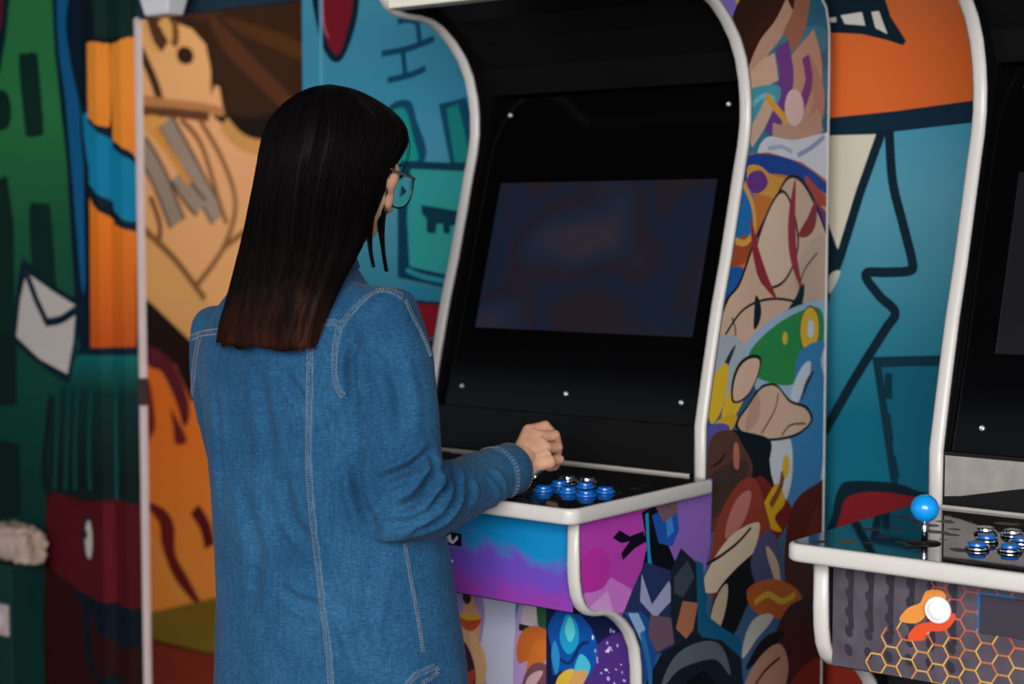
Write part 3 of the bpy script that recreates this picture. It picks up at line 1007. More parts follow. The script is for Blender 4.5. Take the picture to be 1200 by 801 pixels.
wall.append((bp([(128, 590), (136, 591), (138, 706), (130, 706)]), '#5e0e18'))
wall.append((bb([(86, 688), (110, 700), (166, 714), (166, 756), (140, 752), (120, 736), (104, 720)], 4), '#06121f'))
wall.append((bs([(100, 700), (102, 740), (110, 785), (150, 800)], 0.03), '#06121f'))
wall.append((ell(*B(102.5, 630), 0.024, 0.068), INK))
wall.append((ell(*B(104, 632), 0.0165, 0.056), '#b9aca4'))
wall.append((ell(*B(101, 626), 0.006, 0.012), '#182028'))
# envelope
wall.append((bb([(24, 310), (34, 308), (62, 334), (92, 352), (95, 366), (88, 410), (82, 446), (74, 446), (42, 424), (14, 398), (15, 385)], 4), INK))
wall.append((bp([(31, 319), (60, 340), (89, 358), (86, 400), (79, 438), (46, 420), (19, 394), (24, 350)]), '#c4bab4'))
wall.append((bs([(31, 320), (42, 350), (55, 378)], 0.024, smooth=False), INK))
wall.append((bs([(53, 378), (72, 374), (90, 362)], 0.024), INK))
# right of the doorway: blue field
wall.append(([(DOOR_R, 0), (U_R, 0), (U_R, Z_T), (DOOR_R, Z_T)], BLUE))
wall.append((bb([(366, -40), (420, -50), (420, 10), (412, 45), (402, 68), (394, 73), (384, 66), (372, 35)]), INK))
wall.append((bb([(373, -40), (414, -50), (413, 5), (406, 40), (397, 63), (388, 58), (378, 30)]), '#7c1426'))
wall.append((bb([(372, -30), (378, -30), (380, 25), (386, 45), (379, 30)]), '#c7657a'))
wall.append((bp([(373, -60), (377, -60), (379, 140), (375, 140)]), '#5ba4bc'))
for pts in (([466, 26], [477, 23], [490, 26]), ([489, 25], [492, 50]), ([447, 63], [478, 57], [509, 45]), ([472, 60], [475, 87]), ([454, 94], [480, 88], [499, 80])):
    wall.append((bs([tuple(p) for p in pts], 0.015), '#0a4a68'))
wall.append((bb([(446, 140), (456, 124), (470, 117), (482, 120), (488, 140), (498, 188), (440, 200)], 4), '#0a4a66'))
wall.append((bb([(448, 150), (458, 132), (470, 126), (477, 132), (484, 160), (488, 192), (444, 200)], 4), '#14908c'))
wall.append((bp([(514, 122), (546, 114), (556, 150), (558, 195), (528, 195)]), '#0a4a66'))
wall.append((bp([(523, 127), (537, 122), (552, 190), (533, 190)]), '#14857f'))
wall.append((bp([(470, 188), (560, 192), (560, 345), (466, 325), (466, 240)]), '#05384e'))
wall.append((bp([(481, 198), (560, 201), (560, 330), (480, 312), (477, 255)]), '#2f9a98'))
wall.append((bs([(476, 316), (500, 325), (540, 332)], 0.012), '#2a8a9a'))
wall.append((bs([(478, 338), (505, 345)], 0.014), '#1c7fa8'))
wall.append((bp([(494, 240), (548, 249), (548, 285), (536, 282), (534, 264), (528, 264), (527, 274), (520, 273), (519, 262), (512, 262), (510, 274), (500, 272), (500, 256), (494, 250)]), '#063646'))
wall.append((bp([(440, 348), (545, 356), (545, 368), (440, 366)]), '#052030'))
wall.append((bp([(440, 352), (524, 358), (516, 396), (500, 396), (440, 385)]), '#86121e'))
wall.append((bp([(430, 388), (520, 400), (505, 480), (430, 480)]), '#1e0a12'))
# right of the played cabinet
wall.append((bp([(900, -80), (1300, -140), (1300, 108), (1145, 126), (940, 150)]), ORANGE2))
wall.append((bp([(900, -80), (1020, -80), (1036, -5), (1044, 20), (1062, 48), (1058, 53), (1040, 47), (1010, 40), (970, 38), (900, 36)]), INK))
for q in ([(985, 18), (1010, 14), (1014, 30), (990, 28)], [(1021, 14), (1030, 13), (1040, 40), (1026, 33)], [(960, 22), (980, 20), (980, 26), (960, 26)]):
    wall.append((bp(q), '#d2cfc6'))
wall.append((bp([(900, 146), (972, 138), (1050, 130), (1300, 96), (1300, 122), (1145, 143), (972, 163), (900, 170)]), '#062638'))
wall.append((bp([(920, 160), (1036, 157), (986, 300), (976, 280), (900, 230)]), '#cfc8b4'))
wall.append((bs([(1034, 152), (1008, 225), (985, 300), (960, 365)], 0.019, smooth=False), INK))
wall.append((bp([(940, 150), (973, 268), (986, 305), (965, 372), (940, 372)]), INK))
wall.append((bb([(972, 322), (985, 318), (972, 345)], 3), '#b9b7ac'))
wall.append((bs([(1042, 152), (1046, 212), (1058, 262), (1069, 306), (1066, 317), (1040, 319), (1014, 321), (1030, 346), (1049, 366), (1036, 388), (1000, 446), (966, 506)], 0.019), INK))
wall.append((bp([(1022, 418), (1300, 412), (1300, 660), (1050, 640), (1046, 580)]), '#06303f'))
wall.append((bp([(1033, 430), (1300, 424), (1300, 640), (1058, 640), (1054, 575)]), '#0b5f78'))
for q in ([(1041, 437), (1041, 467)], [(1039, 484), (1043, 518)], [(1045, 534), (1050, 560)]):
    wall.append((bs(q, 0.016), '#06303f'))
wall.append((bb([(975, 660), (976, 600), (984, 570), (1000, 563), (1050, 566), (1080, 576), (1140, 590), (1140, 680)], 4), '#06202c'))
wall.append((bb([(984, 660), (986, 600), (994, 582), (1020, 576), (1060, 580), (1140, 602), (1140, 680)], 4), '#7a1a20'))
wall.append((bp([(960, 660), (1010, 690), (1010, 740), (960, 740)]), '#0c4a58'))
wall.append((bb([(960, 760), (985, 740), (1040, 745), (1040, 860), (950, 860)]), '#8a2a1a'))

outline = [(U_L, 0), (DOOR_L, 0), (DOOR_L, DOOR_T), (DOOR_R, DOOR_T), (DOOR_R, 0), (U_R, 0), (U_R, Z_T), (U_L, Z_T)]
# pressed steel ribs of the strip left of the doorway
period = 0.105
brk = []
u = RIB0
while u < RIB1 - 0.01:
    brk += [(u, 0.0), (u + 0.030, 0.0), (u + 0.048, 0.026), (u + 0.085, 0.026), (u + period, 0.0)]
    u += period
brk = [(a, b) for a, b in brk if a < RIB1 - 0.001]
bx = np.array([-99, RIB0 - 0.0001] + [a for a, b in brk] + [RIB1, 99])
by = np.array([0, 0] + [b for a, b in brk] + [0, 0])
wo = P0.copy()
def wall3(u, z):
    q = world(u, WALL_V + float(np.interp(u, bx, by)), z)
    return (q.x, q.y, q.z)


WALLBACK = paint_mat('#20384a')
cuts = [[(a, 0.001), (a, Z_T - 0.001)] for a, b in brk] + [[(RIB0 - 0.0001, 0.001), (RIB0 - 0.0001, Z_T - 0.001)]]
wb = painted('wall_back', outline, wall, wall3, WALLBACK, None, cuts=cuts)
tag(wb, kind='structure')


def wbox(name, u0, u1, v0, v1, z0, z1, m, kind='structure', bevel=0.0):
    vs = [world(a, b, c) for a in (u0, u1) for b in (v0, v1) for c in (z0, z1)]
    o = mesh_obj(name, vs, [(0, 1, 3, 2), (4, 6, 7, 5), (0, 4, 5, 1), (2, 3, 7, 6), (0, 2, 6, 4), (1, 5, 7, 3)], m)
    bm = bmesh.new()
    bm.from_mesh(o.data)
    bmesh.ops.recalc_face_normals(bm, faces=bm.faces)
    if bevel:
        bmesh.ops.bevel(bm, geom=list(bm.edges), offset=bevel, segments=2, affect='EDGES')
    bm.to_mesh(o.data)
    bm.free()
    if kind:
        o['kind'] = kind
    return o


# the wall's thickness behind its painted face, around the doorway
for nm, a, b, c, d in (('wall_core_left', U_L, DOOR_L, 0, Z_T), ('wall_core_right', DOOR_R, U_R, 0, Z_T), ('wall_core_top', DOOR_L, DOOR_R, DOOR_T, Z_T)):
    wbox(nm, a, b, WALL_V - 0.016, WALL_V - 0.002, c, d, WALLBACK)
JAMB = mat('jamb_white', '#e3cfcd', rough=0.45, var=0.05)
j = wbox('trim_1', DOOR_L - 0.006, DOOR_L + 0.012, WALL_V - 0.012, WALL_V + 0.008, 0.0, DOOR_T + 0.004, JAMB, bevel=0.004)
k = wbox('strike_plate', DOOR_L - 0.0065, DOOR_L + 0.0128, WALL_V - 0.009, WALL_V + 0.0088, B(162, 474)[1], B(162, 442)[1], mat('tarnished_plate', '#4a3c3c', rough=0.5, metal=0.3), kind=None)
k.parent = j

FLOOR = mat('concrete_floor', '#2c2826', rough=0.6, var=0.25, scale=3, bump=0.3)
CEIL = mat('dark_ceiling_paint', '#141416', rough=0.85, var=0.15)
def plane(name, pts, m):
    o = mesh_obj(name, [world(*p) for p in pts], [tuple(range(len(pts)))], m)
    o['kind'] = 'structure'
    return o
plane('floor', [(U_L, -4.6, 0), (U_L, 4.2, 0), (U_R, 4.2, 0), (U_R, -4.6, 0)], FLOOR)
plane('ceiling', [(U_L, -4.6, Z_T), (U_R, -4.6, Z_T), (U_R, 3.4, Z_T), (U_L, 3.4, Z_T)], CEIL)
plane('wall_left', [(U_L, -4.6, 0), (U_L, 2.6, 0), (U_L, 2.6, Z_T), (U_L, -4.6, Z_T)], paint_mat('#23262a'))

# ---- the room seen through the doorway: its painted side wall and coloured floor
R_ = lambda x, y: px_on_u(x, y, FAR_U)
def rp_(pts): return [R_(x, y) for x, y in pts]
def rb(pts, n=5): return blob(rp_(pts), n)
def rs_(pts, w, **k): return stroke(rp_(pts), w, **k)
BROWN = '#2e1a0e'
TAN = fade_mat('paint_tan_blend', [(0.0, '#dca86c'), (0.5, '#cf9c74'), (1.0, '#dcab70')], 2, 1.0, 2.2, nscale=1.2, wobble=0.5)
FLAME = fade_mat('paint_flame_blend', [(0.0, '#f09a44'), (0.6, '#e87a2c'), (1.0, '#d86c28')], 2, 0.0, 1.0, nscale=1.5)
far = []
far.append((rb([(240, 10), (262, 30), (300, 70), (345, 118), (335, 128), (300, 98), (262, 58)]), '#4a2b16'))
far.append((rb([(262, 20), (300, 30), (340, 44), (372, 66), (368, 76), (320, 56), (280, 38)]), '#46290f'))
far.append((rb([(200, 8), (235, 2), (262, 10), (240, 24)]), '#3e2412'))
far.append((rp_([(150, 20), (178, 24), (205, 26), (225, 34), (241, 52), (247, 82), (247, 112), (252, 100), (257, 102), (262, 132), (263, 146), (278, 160), (296, 170), (330, 164), (420, 170), (640, 190), (640, 480), (150, 440)]), TAN))
far.append((rb([(250, 136), (262, 132), (300, 138), (380, 118), (400, 150), (330, 162), (300, 164), (280, 158), (262, 146)], 4), '#120a08'))
far.append((rs_([(262, 144), (280, 164), (305, 173), (340, 168)], 0.06), '#b98a52'))
far.append((rs_([(160, 50), (176, 84), (186, 112), (188, 130)], 0.035), '#3a2114'))
far.append((rs_([(168, 22), (176, 44), (182, 62)], 0.05), '#d5a365'))
far.append((rs_([(178, 20), (186, 44), (194, 54)], 0.055), '#4a2c1a'))
far.append((rs_([(190, 22), (198, 36), (206, 50)], 0.05), '#d5a365'))
far.append((rs_([(204, 24), (206, 40), (204, 54)], 0.03), '#6a4424'))
far.append((ell(*R_(217, 65), 0.040, 0.032), '#2c170e'))
far.append((rb([(160, 112), (200, 116), (246, 122), (262, 128), (261, 136), (240, 134), (160, 130)], 4), '#a9754c'))
far.append((rs_([(160, 130), (200, 132), (245, 137)], 0.035), '#5a3522'))
far.append((rb([(164, 138), (190, 138), (214, 170), (206, 186), (176, 160)], 4), '#c9924e'))
for pts in ([(163, 168), (185, 205), (208, 262)], [(194, 142), (215, 180), (256, 256)], [(208, 205), (222, 228), (236, 244)]):
    far.append((rs_(pts, 0.085), '#4b3a32'))
    far.append((rs_(pts, 0.062), '#8d8078'))
far.append((rs_([(182, 150), (200, 180), (222, 215)], 0.030), '#c08844'))
far.append((rs_([(212, 140), (236, 170), (258, 240), (266, 262)], 0.022), '#7d5636'))
far.append((rs_([(234, 140), (262, 190), (276, 240), (262, 290), (230, 335)], 0.022), '#7d5636'))
far.append((rs_([(186, 286), (187, 262), (176, 230)], 0.022), '#6d482e'))
far.append((rs_([(262, 290), (300, 262), (340, 240)], 0.022), '#7d5636'))
far.append((rp_([(150, 300), (165, 345), (195, 370), (222, 398), (240, 415), (300, 420), (640, 400), (640, 470), (150, 470)]), '#1a0d0c'))
far.append((rp_([(150, 262), (168, 268), (205, 304), (240, 348), (262, 372), (252, 408), (222, 398), (195, 372), (166, 344), (150, 330)]), '#d2a066'))
far.append((rs_([(168, 268), (205, 304), (240, 350)], 0.026), '#7d5636'))
far.append((rp_([(150, 400), (180, 408), (206, 428), (224, 470), (460, 440), (640, 420), (640, 860), (150, 860)]), FLAME))
far.append((rb([(164, 410), (182, 408), (206, 430), (222, 476), (216, 500), (206, 470), (190, 436), (176, 430)], 4), '#5a1c2c'))
far.append((rb([(166, 440), (176, 450), (182, 500), (174, 520), (168, 596), (160, 596), (160, 460)], 4), '#74251e'))
far.append((rb([(200, 478), (208, 492), (219, 516), (206, 520), (203, 500)], 4), '#6a1f22'))
far.append((rb([(168, 588), (192, 596), (204, 616), (206, 650), (222, 680), (238, 712), (226, 704), (204, 676), (190, 640), (186, 612)], 4), '#6a1d22'))
far.append((rs_([(228, 596), (240, 616), (246, 640)], 0.05), '#5a1620'))
far.append((rs_([(172, 620), (190, 660), (210, 700)], 0.02), '#eaa050'))
fw = painted('wall_side', [(WALL_V - 0.075, 0), (-4.6, 0), (-4.6, Z_T), (WALL_V - 0.075, Z_T)], far,
             lambda v, z: tuple(world(FAR_U, v, z)), paint_mat(BROWN))
tag(fw, kind='structure')
wbox('wall_far', FAR_U, U_R, -4.66, -4.6, 0, Z_T, paint_mat('#4a2c18'))
# olive floor mat and red painted floor beyond the doorway
va = (at_z(172, 752, 0.0) - P0).dot(D)
wbox('floor_red', FAR_U + 0.001, DOOR_R + 0.6, va, WALL_V - 0.075, 0.0, 0.006, paint_mat('#6e2218'))
mt = wbox('floor_mat', FAR_U + 0.001, FAR_U + 1.9, -3.0, va, 0.0, 0.014, paint_mat('#675a1c'), kind=None, bevel=0.003)
tag(mt, 'olive green mat on the floor seen through the doorway', 'floor mat')

# ---- white wall light above the doorway
lu, lz = px_on_v(193, 19, WALL_V + 0.09)
lamp = empty('wall_light', world(lu, WALL_V, lz + 0.035))
lamp.rotation_euler = (0, 0, -TH)
LW = mat('lamp_white', '#e9e7ea', rough=0.4, var=0.03)
bm = bmesh.new()
tv = [bm.verts.new(p) for p in ((-0.075, -0.05, 0.07), (0.075, -0.05, 0.07), (0.075, -0.135, 0.07), (-0.075, -0.135, 0.07), (-0.045, -0.065, -0.035), (0.045, -0.065, -0.035), (0.045, -0.12, -0.035), (-0.045, -0.12, -0.035))]
for f in ((0, 1, 2, 3), (7, 6, 5, 4), (0, 4, 5, 1), (1, 5, 6, 2), (2, 6, 7, 3), (3, 7, 4, 0)):
    bm.faces.new([tv[i] for i in f])
bm_obj('lamp_housing', bm, LW, lamp, bevel=0.006)
box('mounting_bar', -0.15, 0.08, -0.08, 0.0, 0.075, 0.10, LW, lamp, bevel=0.004)
tag(lamp, 'white tapered light fitting mounted above the doorway', 'wall light')

# ---- dark green cabinet in the lower left corner, its cloth bundle and the small white socket
cu = px_on_v(50, 700, WALL_V + 0.01)[0]
cz = px_on_v(30, 662, -0.42)[1]
CG = mat('dark_green_board', '#07332d', rough=0.5, var=0.15)
cab = empty('low_cabinet', world(cu - 0.35, -0.435, 0), -TH)
box('carcass', -0.345, 0.345, -0.05, 0.062, 0.04, cz - 0.02, CG, cab, bevel=0.003)
box('cabinet_top', -0.35, 0.35, -0.055, 0.064, cz - 0.02, cz, CG, cab, bevel=0.003)
box('plinth', -0.34, 0.34, -0.04, 0.06, 0.0, 0.04, CG, cab)
tag(cab, 'shallow dark green cabinet standing against the green wall at lower left', 'cabinet')
bu, bz = px_on_v(14, 660, -0.43)
bm = bmesh.new()
bmesh.ops.create_icosphere(bm, subdivisions=5, radius=1.0)
for v in bm.verts:
    d = v.co.normalized()
    sq = Vector([math.copysign(abs(c) ** 0.62, c) for c in d])
    p = Vector((sq.x * 0.118, sq.y * 0.050, max(-0.7, sq.z) * 0.062))
    n = noise.noise(d * 1.7 + Vector((3, 1, 5))) * 0.45 - (0.5 - abs(noise.noise(d * 3.4 + Vector((1, 7, 2))))) * 0.5 + abs(noise.noise(d * 8)) * 0.22
    v.co = p * (1 + 0.42 * n)
zmin = min(v.co.z for v in bm.verts)
bag = bm_obj('cloth_bundle', bm, mat('crumpled_cloth', '#b0998c', rough=0.8, var=0.18, scale=22, bump=0.5), None, smooth=True)
bag.location = world(bu, -0.432, cz + 0.001 - zmin)
bag.rotation_euler = (0, 0, -TH)
tag(bag, 'crumpled pale cloth bundle on top of the low green cabinet', 'cloth')
su, sz_ = px_on_v(3, 725, -0.385)
sok = empty('wall_socket', world(su, -0.385, sz_), -TH)
box('socket_plate', -0.045, 0.036, -0.010, 0.0, -0.046, 0.046, mat('socket_white', '#b9a6a6', rough=0.4), sok, bevel=0.004)
bm = bmesh.new()
bm_lathe(bm, [(0, -0.001), (0.021, -0.001), (0.021, 0.003), (0.017, 0.003), (0.016, 0.0005), (0, 0.0005)], 24, loc=(-0.004, -0.010, 0), M=Matrix.Rotation(math.radians(90), 3, 'X'))
bm_obj('socket_outlet', bm, mat('socket_face', '#d9cbc8', rough=0.35), sok, smooth=True)
tag(sok, 'small white socket on the front of the low green cabinet', 'socket')

# ================================================================== THE PERSON AT THE CABINET
OX, OY = -0.320, 2.62
person = empty('person', (OX, OY, 0), -TH)
tag(person, 'person with long dark hair, glasses and blue denim shirt playing the arcade cabinet', 'person')
RAX, FAX = Vector((math.cos(TH), -math.sin(TH), 0)), Vector((math.sin(TH), math.cos(TH), 0))


def loc_of(q):                                   # world point -> the person's own axes (right, forward, up)
    d = Vector(q) - Vector((OX, OY, 0))
    return Vector((d.dot(RAX), d.dot(FAX), q[2]))


def ld(x, y, Y):                                 # photo point at a distance, in the person's axes
    return loc_of(at_depth(x, y, Y))


def mach(u, v, z):
    return loc_of(world(u, v, z))


def eval_mesh(bm, mods):
    """run modifiers on a bmesh and hand back the resulting mesh data"""
    me = bpy.data.meshes.new('tmp')
    bm.to_mesh(me)
    bm.free()
    o = bpy.data.objects.new('tmp', me)
    COL.objects.link(o)
    for kind, props in mods:
        m = o.modifiers.new(kind, kind)
        for k, v in props.items():
            setattr(m, k, v)
    dg = bpy.context.evaluated_depsgraph_get()
    res = bpy.data.meshes.new_from_object(o.evaluated_get(dg))
    bpy.data.objects.remove(o)
    bpy.data.meshes.remove(me)
    return res


def link_mesh(name, me, mats, parent, smooth=True):
    me.name = name
    me.materials.clear()
    for m in (mats if isinstance(mats, (list, tuple)) else [mats]):
        me.materials.append(m)
    if smooth:
        me.polygons.foreach_set('use_smooth', np.ones(len(me.polygons), dtype=bool))
    o = bpy.data.objects.new(name, me)
    COL.objects.link(o)
    o.parent = parent
    return o


def bm_loft(bm, secs, n=40, power=2.0):
    """stack of (cx, cy, cz, a, b[, tilt]) ellipse sections"""
    rings = []
    for s in secs:
        cx, cy, cz, a, b = s[:5]
        tl = s[5] if len(s) > 5 else 0.0
        ring = []
        for i in range(n):
            t = 2 * math.pi * i / n
            c, q = math.cos(t), math.sin(t)
            x = a * math.copysign(abs(c) ** (2 / power), c)
            y = b * math.copysign(abs(q) ** (2 / power), q)
            ring.append(bm.verts.new((cx + x, cy + y, cz + tl * y)))
        rings.append(ring)
    for A, B in zip(rings, rings[1:]):
        for i in range(n):
            j = (i + 1) % n
            bm.faces.new((A[i], A[j], B[j], B[i]))
    bm.faces.new(rings[0][::-1])
    bm.faces.new(rings[-1])


def skin_material():
    m = bpy.data.materials.new('skin')
    m.use_nodes = True
    nt = m.node_tree
    b = nt.nodes['Principled BSDF']
    tc = nt.nodes.new('ShaderNodeTexCoord')
    nz = nt.nodes.new('ShaderNodeTexNoise')
    nz.inputs['Scale'].default_value = 45
    nz.inputs['Detail'].default_value = 5
    nt.links.new(tc.outputs['Object'], nz.inputs['Vector'])
    rp = nt.nodes.new('ShaderNodeValToRGB')
    rp.color_ramp.elements[0].position = 0.3
    rp.color_ramp.elements[0].color = lin('#d29a7a')
    rp.color_ramp.elements[1].position = 0.7
    rp.color_ramp.elements[1].color = lin('#e2b193')
    nt.links.new(nz.outputs['Fac'], rp.inputs['Fac'])
    nt.links.new(rp.outputs['Color'], b.inputs['Base Color'])
    b.inputs['Roughness'].default_value = 0.48
    b.inputs['Specular IOR Level'].default_value = 0.35
    b.inputs['Subsurface Weight'].default_value = 0.12
    b.inputs['Subsurface Radius'].default_value = (0.012, 0.005, 0.003)
    b.inputs['Subsurface Scale'].default_value = 0.4
    bp_ = nt.nodes.new('ShaderNodeBump')
    bp_.inputs['Strength'].default_value = 0.15
    bp_.inputs['Distance'].default_value = 0.001
    n2 = nt.nodes.new('ShaderNodeTexNoise')
    n2.inputs['Scale'].default_value = 350
    nt.links.new(tc.outputs['Object'], n2.inputs['Vector'])
    nt.links.new(n2.outputs['Fac'], bp_.inputs['Height'])
    nt.links.new(bp_.outputs['Normal'], b.inputs['Normal'])
    return m


SKINM = skin_material()


def denim_material(name, dark, light, fade, weave=1.0):
    m = bpy.data.materials.new(name)
    m.use_nodes = True
    nt = m.node_tree
    b = nt.nodes['Principled BSDF']
    tc = nt.nodes.new('ShaderNodeTexCoord')

    def noise_(scale, detail, vec_scale=None, rough=0.55):
        nz = nt.nodes.new('ShaderNodeTexNoise')
        nz.inputs['Scale'].default_value = scale
        nz.inputs['Detail'].default_value = detail
        nz.inputs['Roughness'].default_value = rough
        if vec_scale:
            mp = nt.nodes.new('ShaderNodeMapping')
            mp.inputs['Scale'].default_value = vec_scale
            nt.links.new(tc.outputs['Object'], mp.inputs['Vector'])
            nt.links.new(mp.outputs['Vector'], nz.inputs['Vector'])
        else:
            nt.links.new(tc.outputs['Object'], nz.inputs['Vector'])
        return nz
    warp = noise_(520, 2, (1, 1, 0.05))           # vertical slubs of the yarn
    weft = noise_(420, 2, (0.3, 0.3, 1.6))
    wash = noise_(7, 5)                           # uneven wash
    a = nt.nodes.new('ShaderNodeMath'); a.operation = 'MULTIPLY_ADD'
    nt.links.new(warp.outputs['Fac'], a.inputs[0]); a.inputs[1].default_value = 0.6 * weave
    nt.links.new(weft.outputs['Fac'], a.inputs[2])
    c = nt.nodes.new('ShaderNodeMath'); c.operation = 'MULTIPLY_ADD'
    nt.links.new(wash.outputs['Fac'], c.inputs[0]); c.inputs[1].default_value = 0.85
    nt.links.new(a.outputs[0], c.inputs[2])
    rp = nt.nodes.new('ShaderNodeValToRGB')
    e = rp.color_ramp.elements
    e[0].position, e[0].color = 0.28, lin(dark)
    e[1].position, e[1].color = 0.66, lin(fade)
    k = e.new(0.46); k.color = lin(light)
    d = nt.nodes.new('ShaderNodeMath'); d.operation = 'MULTIPLY'; d.inputs[1].default_value = 0.38
    nt.links.new(c.outputs[0], d.inputs[0])
    nt.links.new(d.outputs[0], rp.inputs['Fac'])
    nt.links.new(rp.outputs['Color'], b.inputs['Base Color'])
    b.inputs['Roughness'].default_value = 0.85
    b.inputs['Specular IOR Level'].default_value = 0.15
    b.inputs['Sheen Weight'].default_value = 0.05
    bp_ = nt.nodes.new('ShaderNodeBump')
    bp_.inputs['Strength'].default_value = 0.35
    bp_.inputs['Distance'].default_value = 0.001
    nt.links.new(a.outputs[0], bp_.inputs['Height'])
    nt.links.new(bp_.outputs['Normal'], b.inputs['Normal'])
    return m


DENIM = denim_material('denim', '#0d304c', '#1b4a6e', '#38698c')
DENIM_SEAM = denim_material('denim_seam', '#0b263c', '#1b4262', '#416584', 2.0)
THREAD = mat('seam_thread', '#9c8b80', rough=0.8, var=0.1)

# ------------------------------------------------------------------ joints
SH_R, SH_L = Vector((0.168, -0.010, 1.268)), Vector((-0.179, -0.006, 1.232))
EL_R = loc_of((-0.156, 2.464, 0.985))
WR_R = ld(602, 548, 2.715)
EL_L = Vector((-0.212, 0.060, 1.050))
WR_L = Vector((-0.150, 0.235, 1.068))

# ------------------------------------------------------------------ hands
def hand_right(bm):
    wr = WR_R
    back = (wr - EL_R).normalized()
    mcp = [ld(620, 505, 2.800), ld(631, 512, 2.790), ld(639, 525, 2.772), ld(643, 541, 2.750)]
    pip = [ld(639, 499, 2.826), ld(650, 510, 2.818), ld(653, 524, 2.798), ld(655.5, 538, 2.774)]
    dip = [ld(650, 511, 2.840), ld(654, 524, 2.834), ld(652.5, 536, 2.816), ld(650, 546, 2.794)]
    tip = [ld(644, 524, 2.840), ld(647, 536, 2.832), ld(643, 543, 2.818), ld(641, 548, 2.800)]
    rad = [(0.0108, 0.0098, 0.0088, 0.0074), (0.0112, 0.0100, 0.0090, 0.0076), (0.0106, 0.0095, 0.0085, 0.0072), (0.0095, 0.0084, 0.0076, 0.0066)]
    for i in range(4):
        start = wr + (mcp[i] - wr) * 0.25
        bm_tube(bm, [start, mcp[i]], [0.0135, 0.0122], 14)
        mid = (mcp[i] + pip[i]) / 2
        bm_tube(bm, [mcp[i], mid, pip[i], (pip[i] + dip[i]) / 2, dip[i], tip[i]],
                [rad[i][0] * 1.08, rad[i][0] * 0.93, rad[i][1] * 1.03, rad[i][1] * 0.9, rad[i][2], rad[i][3]], 14)
        bm_ball(bm, mcp[i], 0.0122, 0.0122, 0.0122, u=14, v=10)
    # palm body, heel of the hand and wrist
    for a, b in ((0, 1), (1, 2), (2, 3)):
        q = (mcp[a] + mcp[b]) / 2
        bm_tube(bm, [wr + (q - wr) * 0.1, q], [0.017, 0.0125], 14)
    n = (mcp[3] - wr).cross(mcp[0] - wr).normalized()
    cen = (wr + mcp[1] + mcp[2]) / 3
    sgn = 1 if (Vector(loc_of(EYE)) - cen).dot(n) < 0 else -1
    inner = n * sgn                                # towards the palm
    for f in (0.3, 0.55, 0.8):
        q = wr + ((mcp[1] + mcp[2]) / 2 - wr) * f + inner * 0.010
        bm_ball(bm, q, 0.020, 0.020, 0.020, u=16, v=10)
    bm_tube(bm, [wr - back * 0.07, wr - back * 0.02, wr, wr + (cen - wr) * 0.6], [0.026, 0.0245, 0.0245, 0.022], 18)
    ul = wr + (mcp[3] - wr) * 0.45
    bm_ball(bm, ul + inner * 0.006, 0.0165, 0.0165, 0.0165, u=14, v=10)
    # thumb from the far side of the palm, closing on the ball
    th = [wr + (mcp[0] - wr) * 0.22 + inner * 0.012, ld(613, 519, 2.832), ld(628, 519, 2.858), ld(641, 524, 2.850)]
    bm_tube(bm, th, [0.0165, 0.0125, 0.0105, 0.0085], 14)


def hand_left(bm):
    wr = WR_L
    fw = (mach(-0.470, 0.300, 1.036) - wr)
    fw.normalize()
    up = Vector((0, 0, 1))
    lat = fw.cross(up).normalized()                # to her right (thumb side)
    up = lat.cross(fw)
    mc = []
    for i, (o, l) in enumerate(((0.026, 0.082), (0.009, 0.086), (-0.009, 0.082), (-0.025, 0.074))):
        m = wr + fw * l + lat * o + up * (0.006 - 0.003 * abs(i - 1))
        mc.append(m)
        bm_tube(bm, [wr + (m - wr) * 0.2, m], [0.0135, 0.0115], 12)
        ln = (0.040, 0.044, 0.041, 0.032)[i]
        a = m + fw * ln * 0.92 + lat * o * 0.15 + up * 0.004
        b = a + fw * ln * 0.42 - up * ln * 0.42
        c = b + fw * ln * 0.10 - up * ln * 0.48
        r = (0.0098, 0.0102, 0.0098, 0.0085)[i]
        bm_tube(bm, [m, (m + a) / 2, a, b, c], [r * 1.05, r * 0.93, r, r * 0.88, r * 0.75], 12)
    for f in (0.35, 0.7):
        for s in (-0.012, 0.012):
            bm_ball(bm, wr + fw * 0.08 * f + lat * s - up * 0.007, 0.018, 0.02, 0.016, u=14, v=10)
    bk = (wr - EL_L).normalized()
    bm_tube(bm, [wr - bk * 0.07, wr, wr + fw * 0.03], [0.025, 0.0235, 0.021], 16)
    bm_tube(bm, [wr + fw * 0.02 + lat * 0.016, wr + fw * 0.045 + lat * 0.040, wr + fw * 0.075 + lat * 0.048 - up * 0.008, wr + fw * 0.098 + lat * 0.046 - up * 0.018], [0.015, 0.0122, 0.0105, 0.0082], 12)


def remeshed(build, voxel, smooth=3):
    bm = bmesh.new()
    build(bm)
    return eval_mesh(bm, [('REMESH', dict(mode='VOXEL', voxel_size=voxel, use_smooth_shade=True)), ('SMOOTH', dict(factor=0.5, iterations=smooth))])


# ------------------------------------------------------------------ head (built facing +forward, then tipped towards the screen)
HC = Vector((0.006, 0.084, 1.502))
HM = Matrix.Rotation(math.radians(-14), 3, 'X') @ Matrix.Rotation(math.radians(-4), 3, 'Z')
def hp(r, f, z): return HC + HM @ Vector((r, f, z))


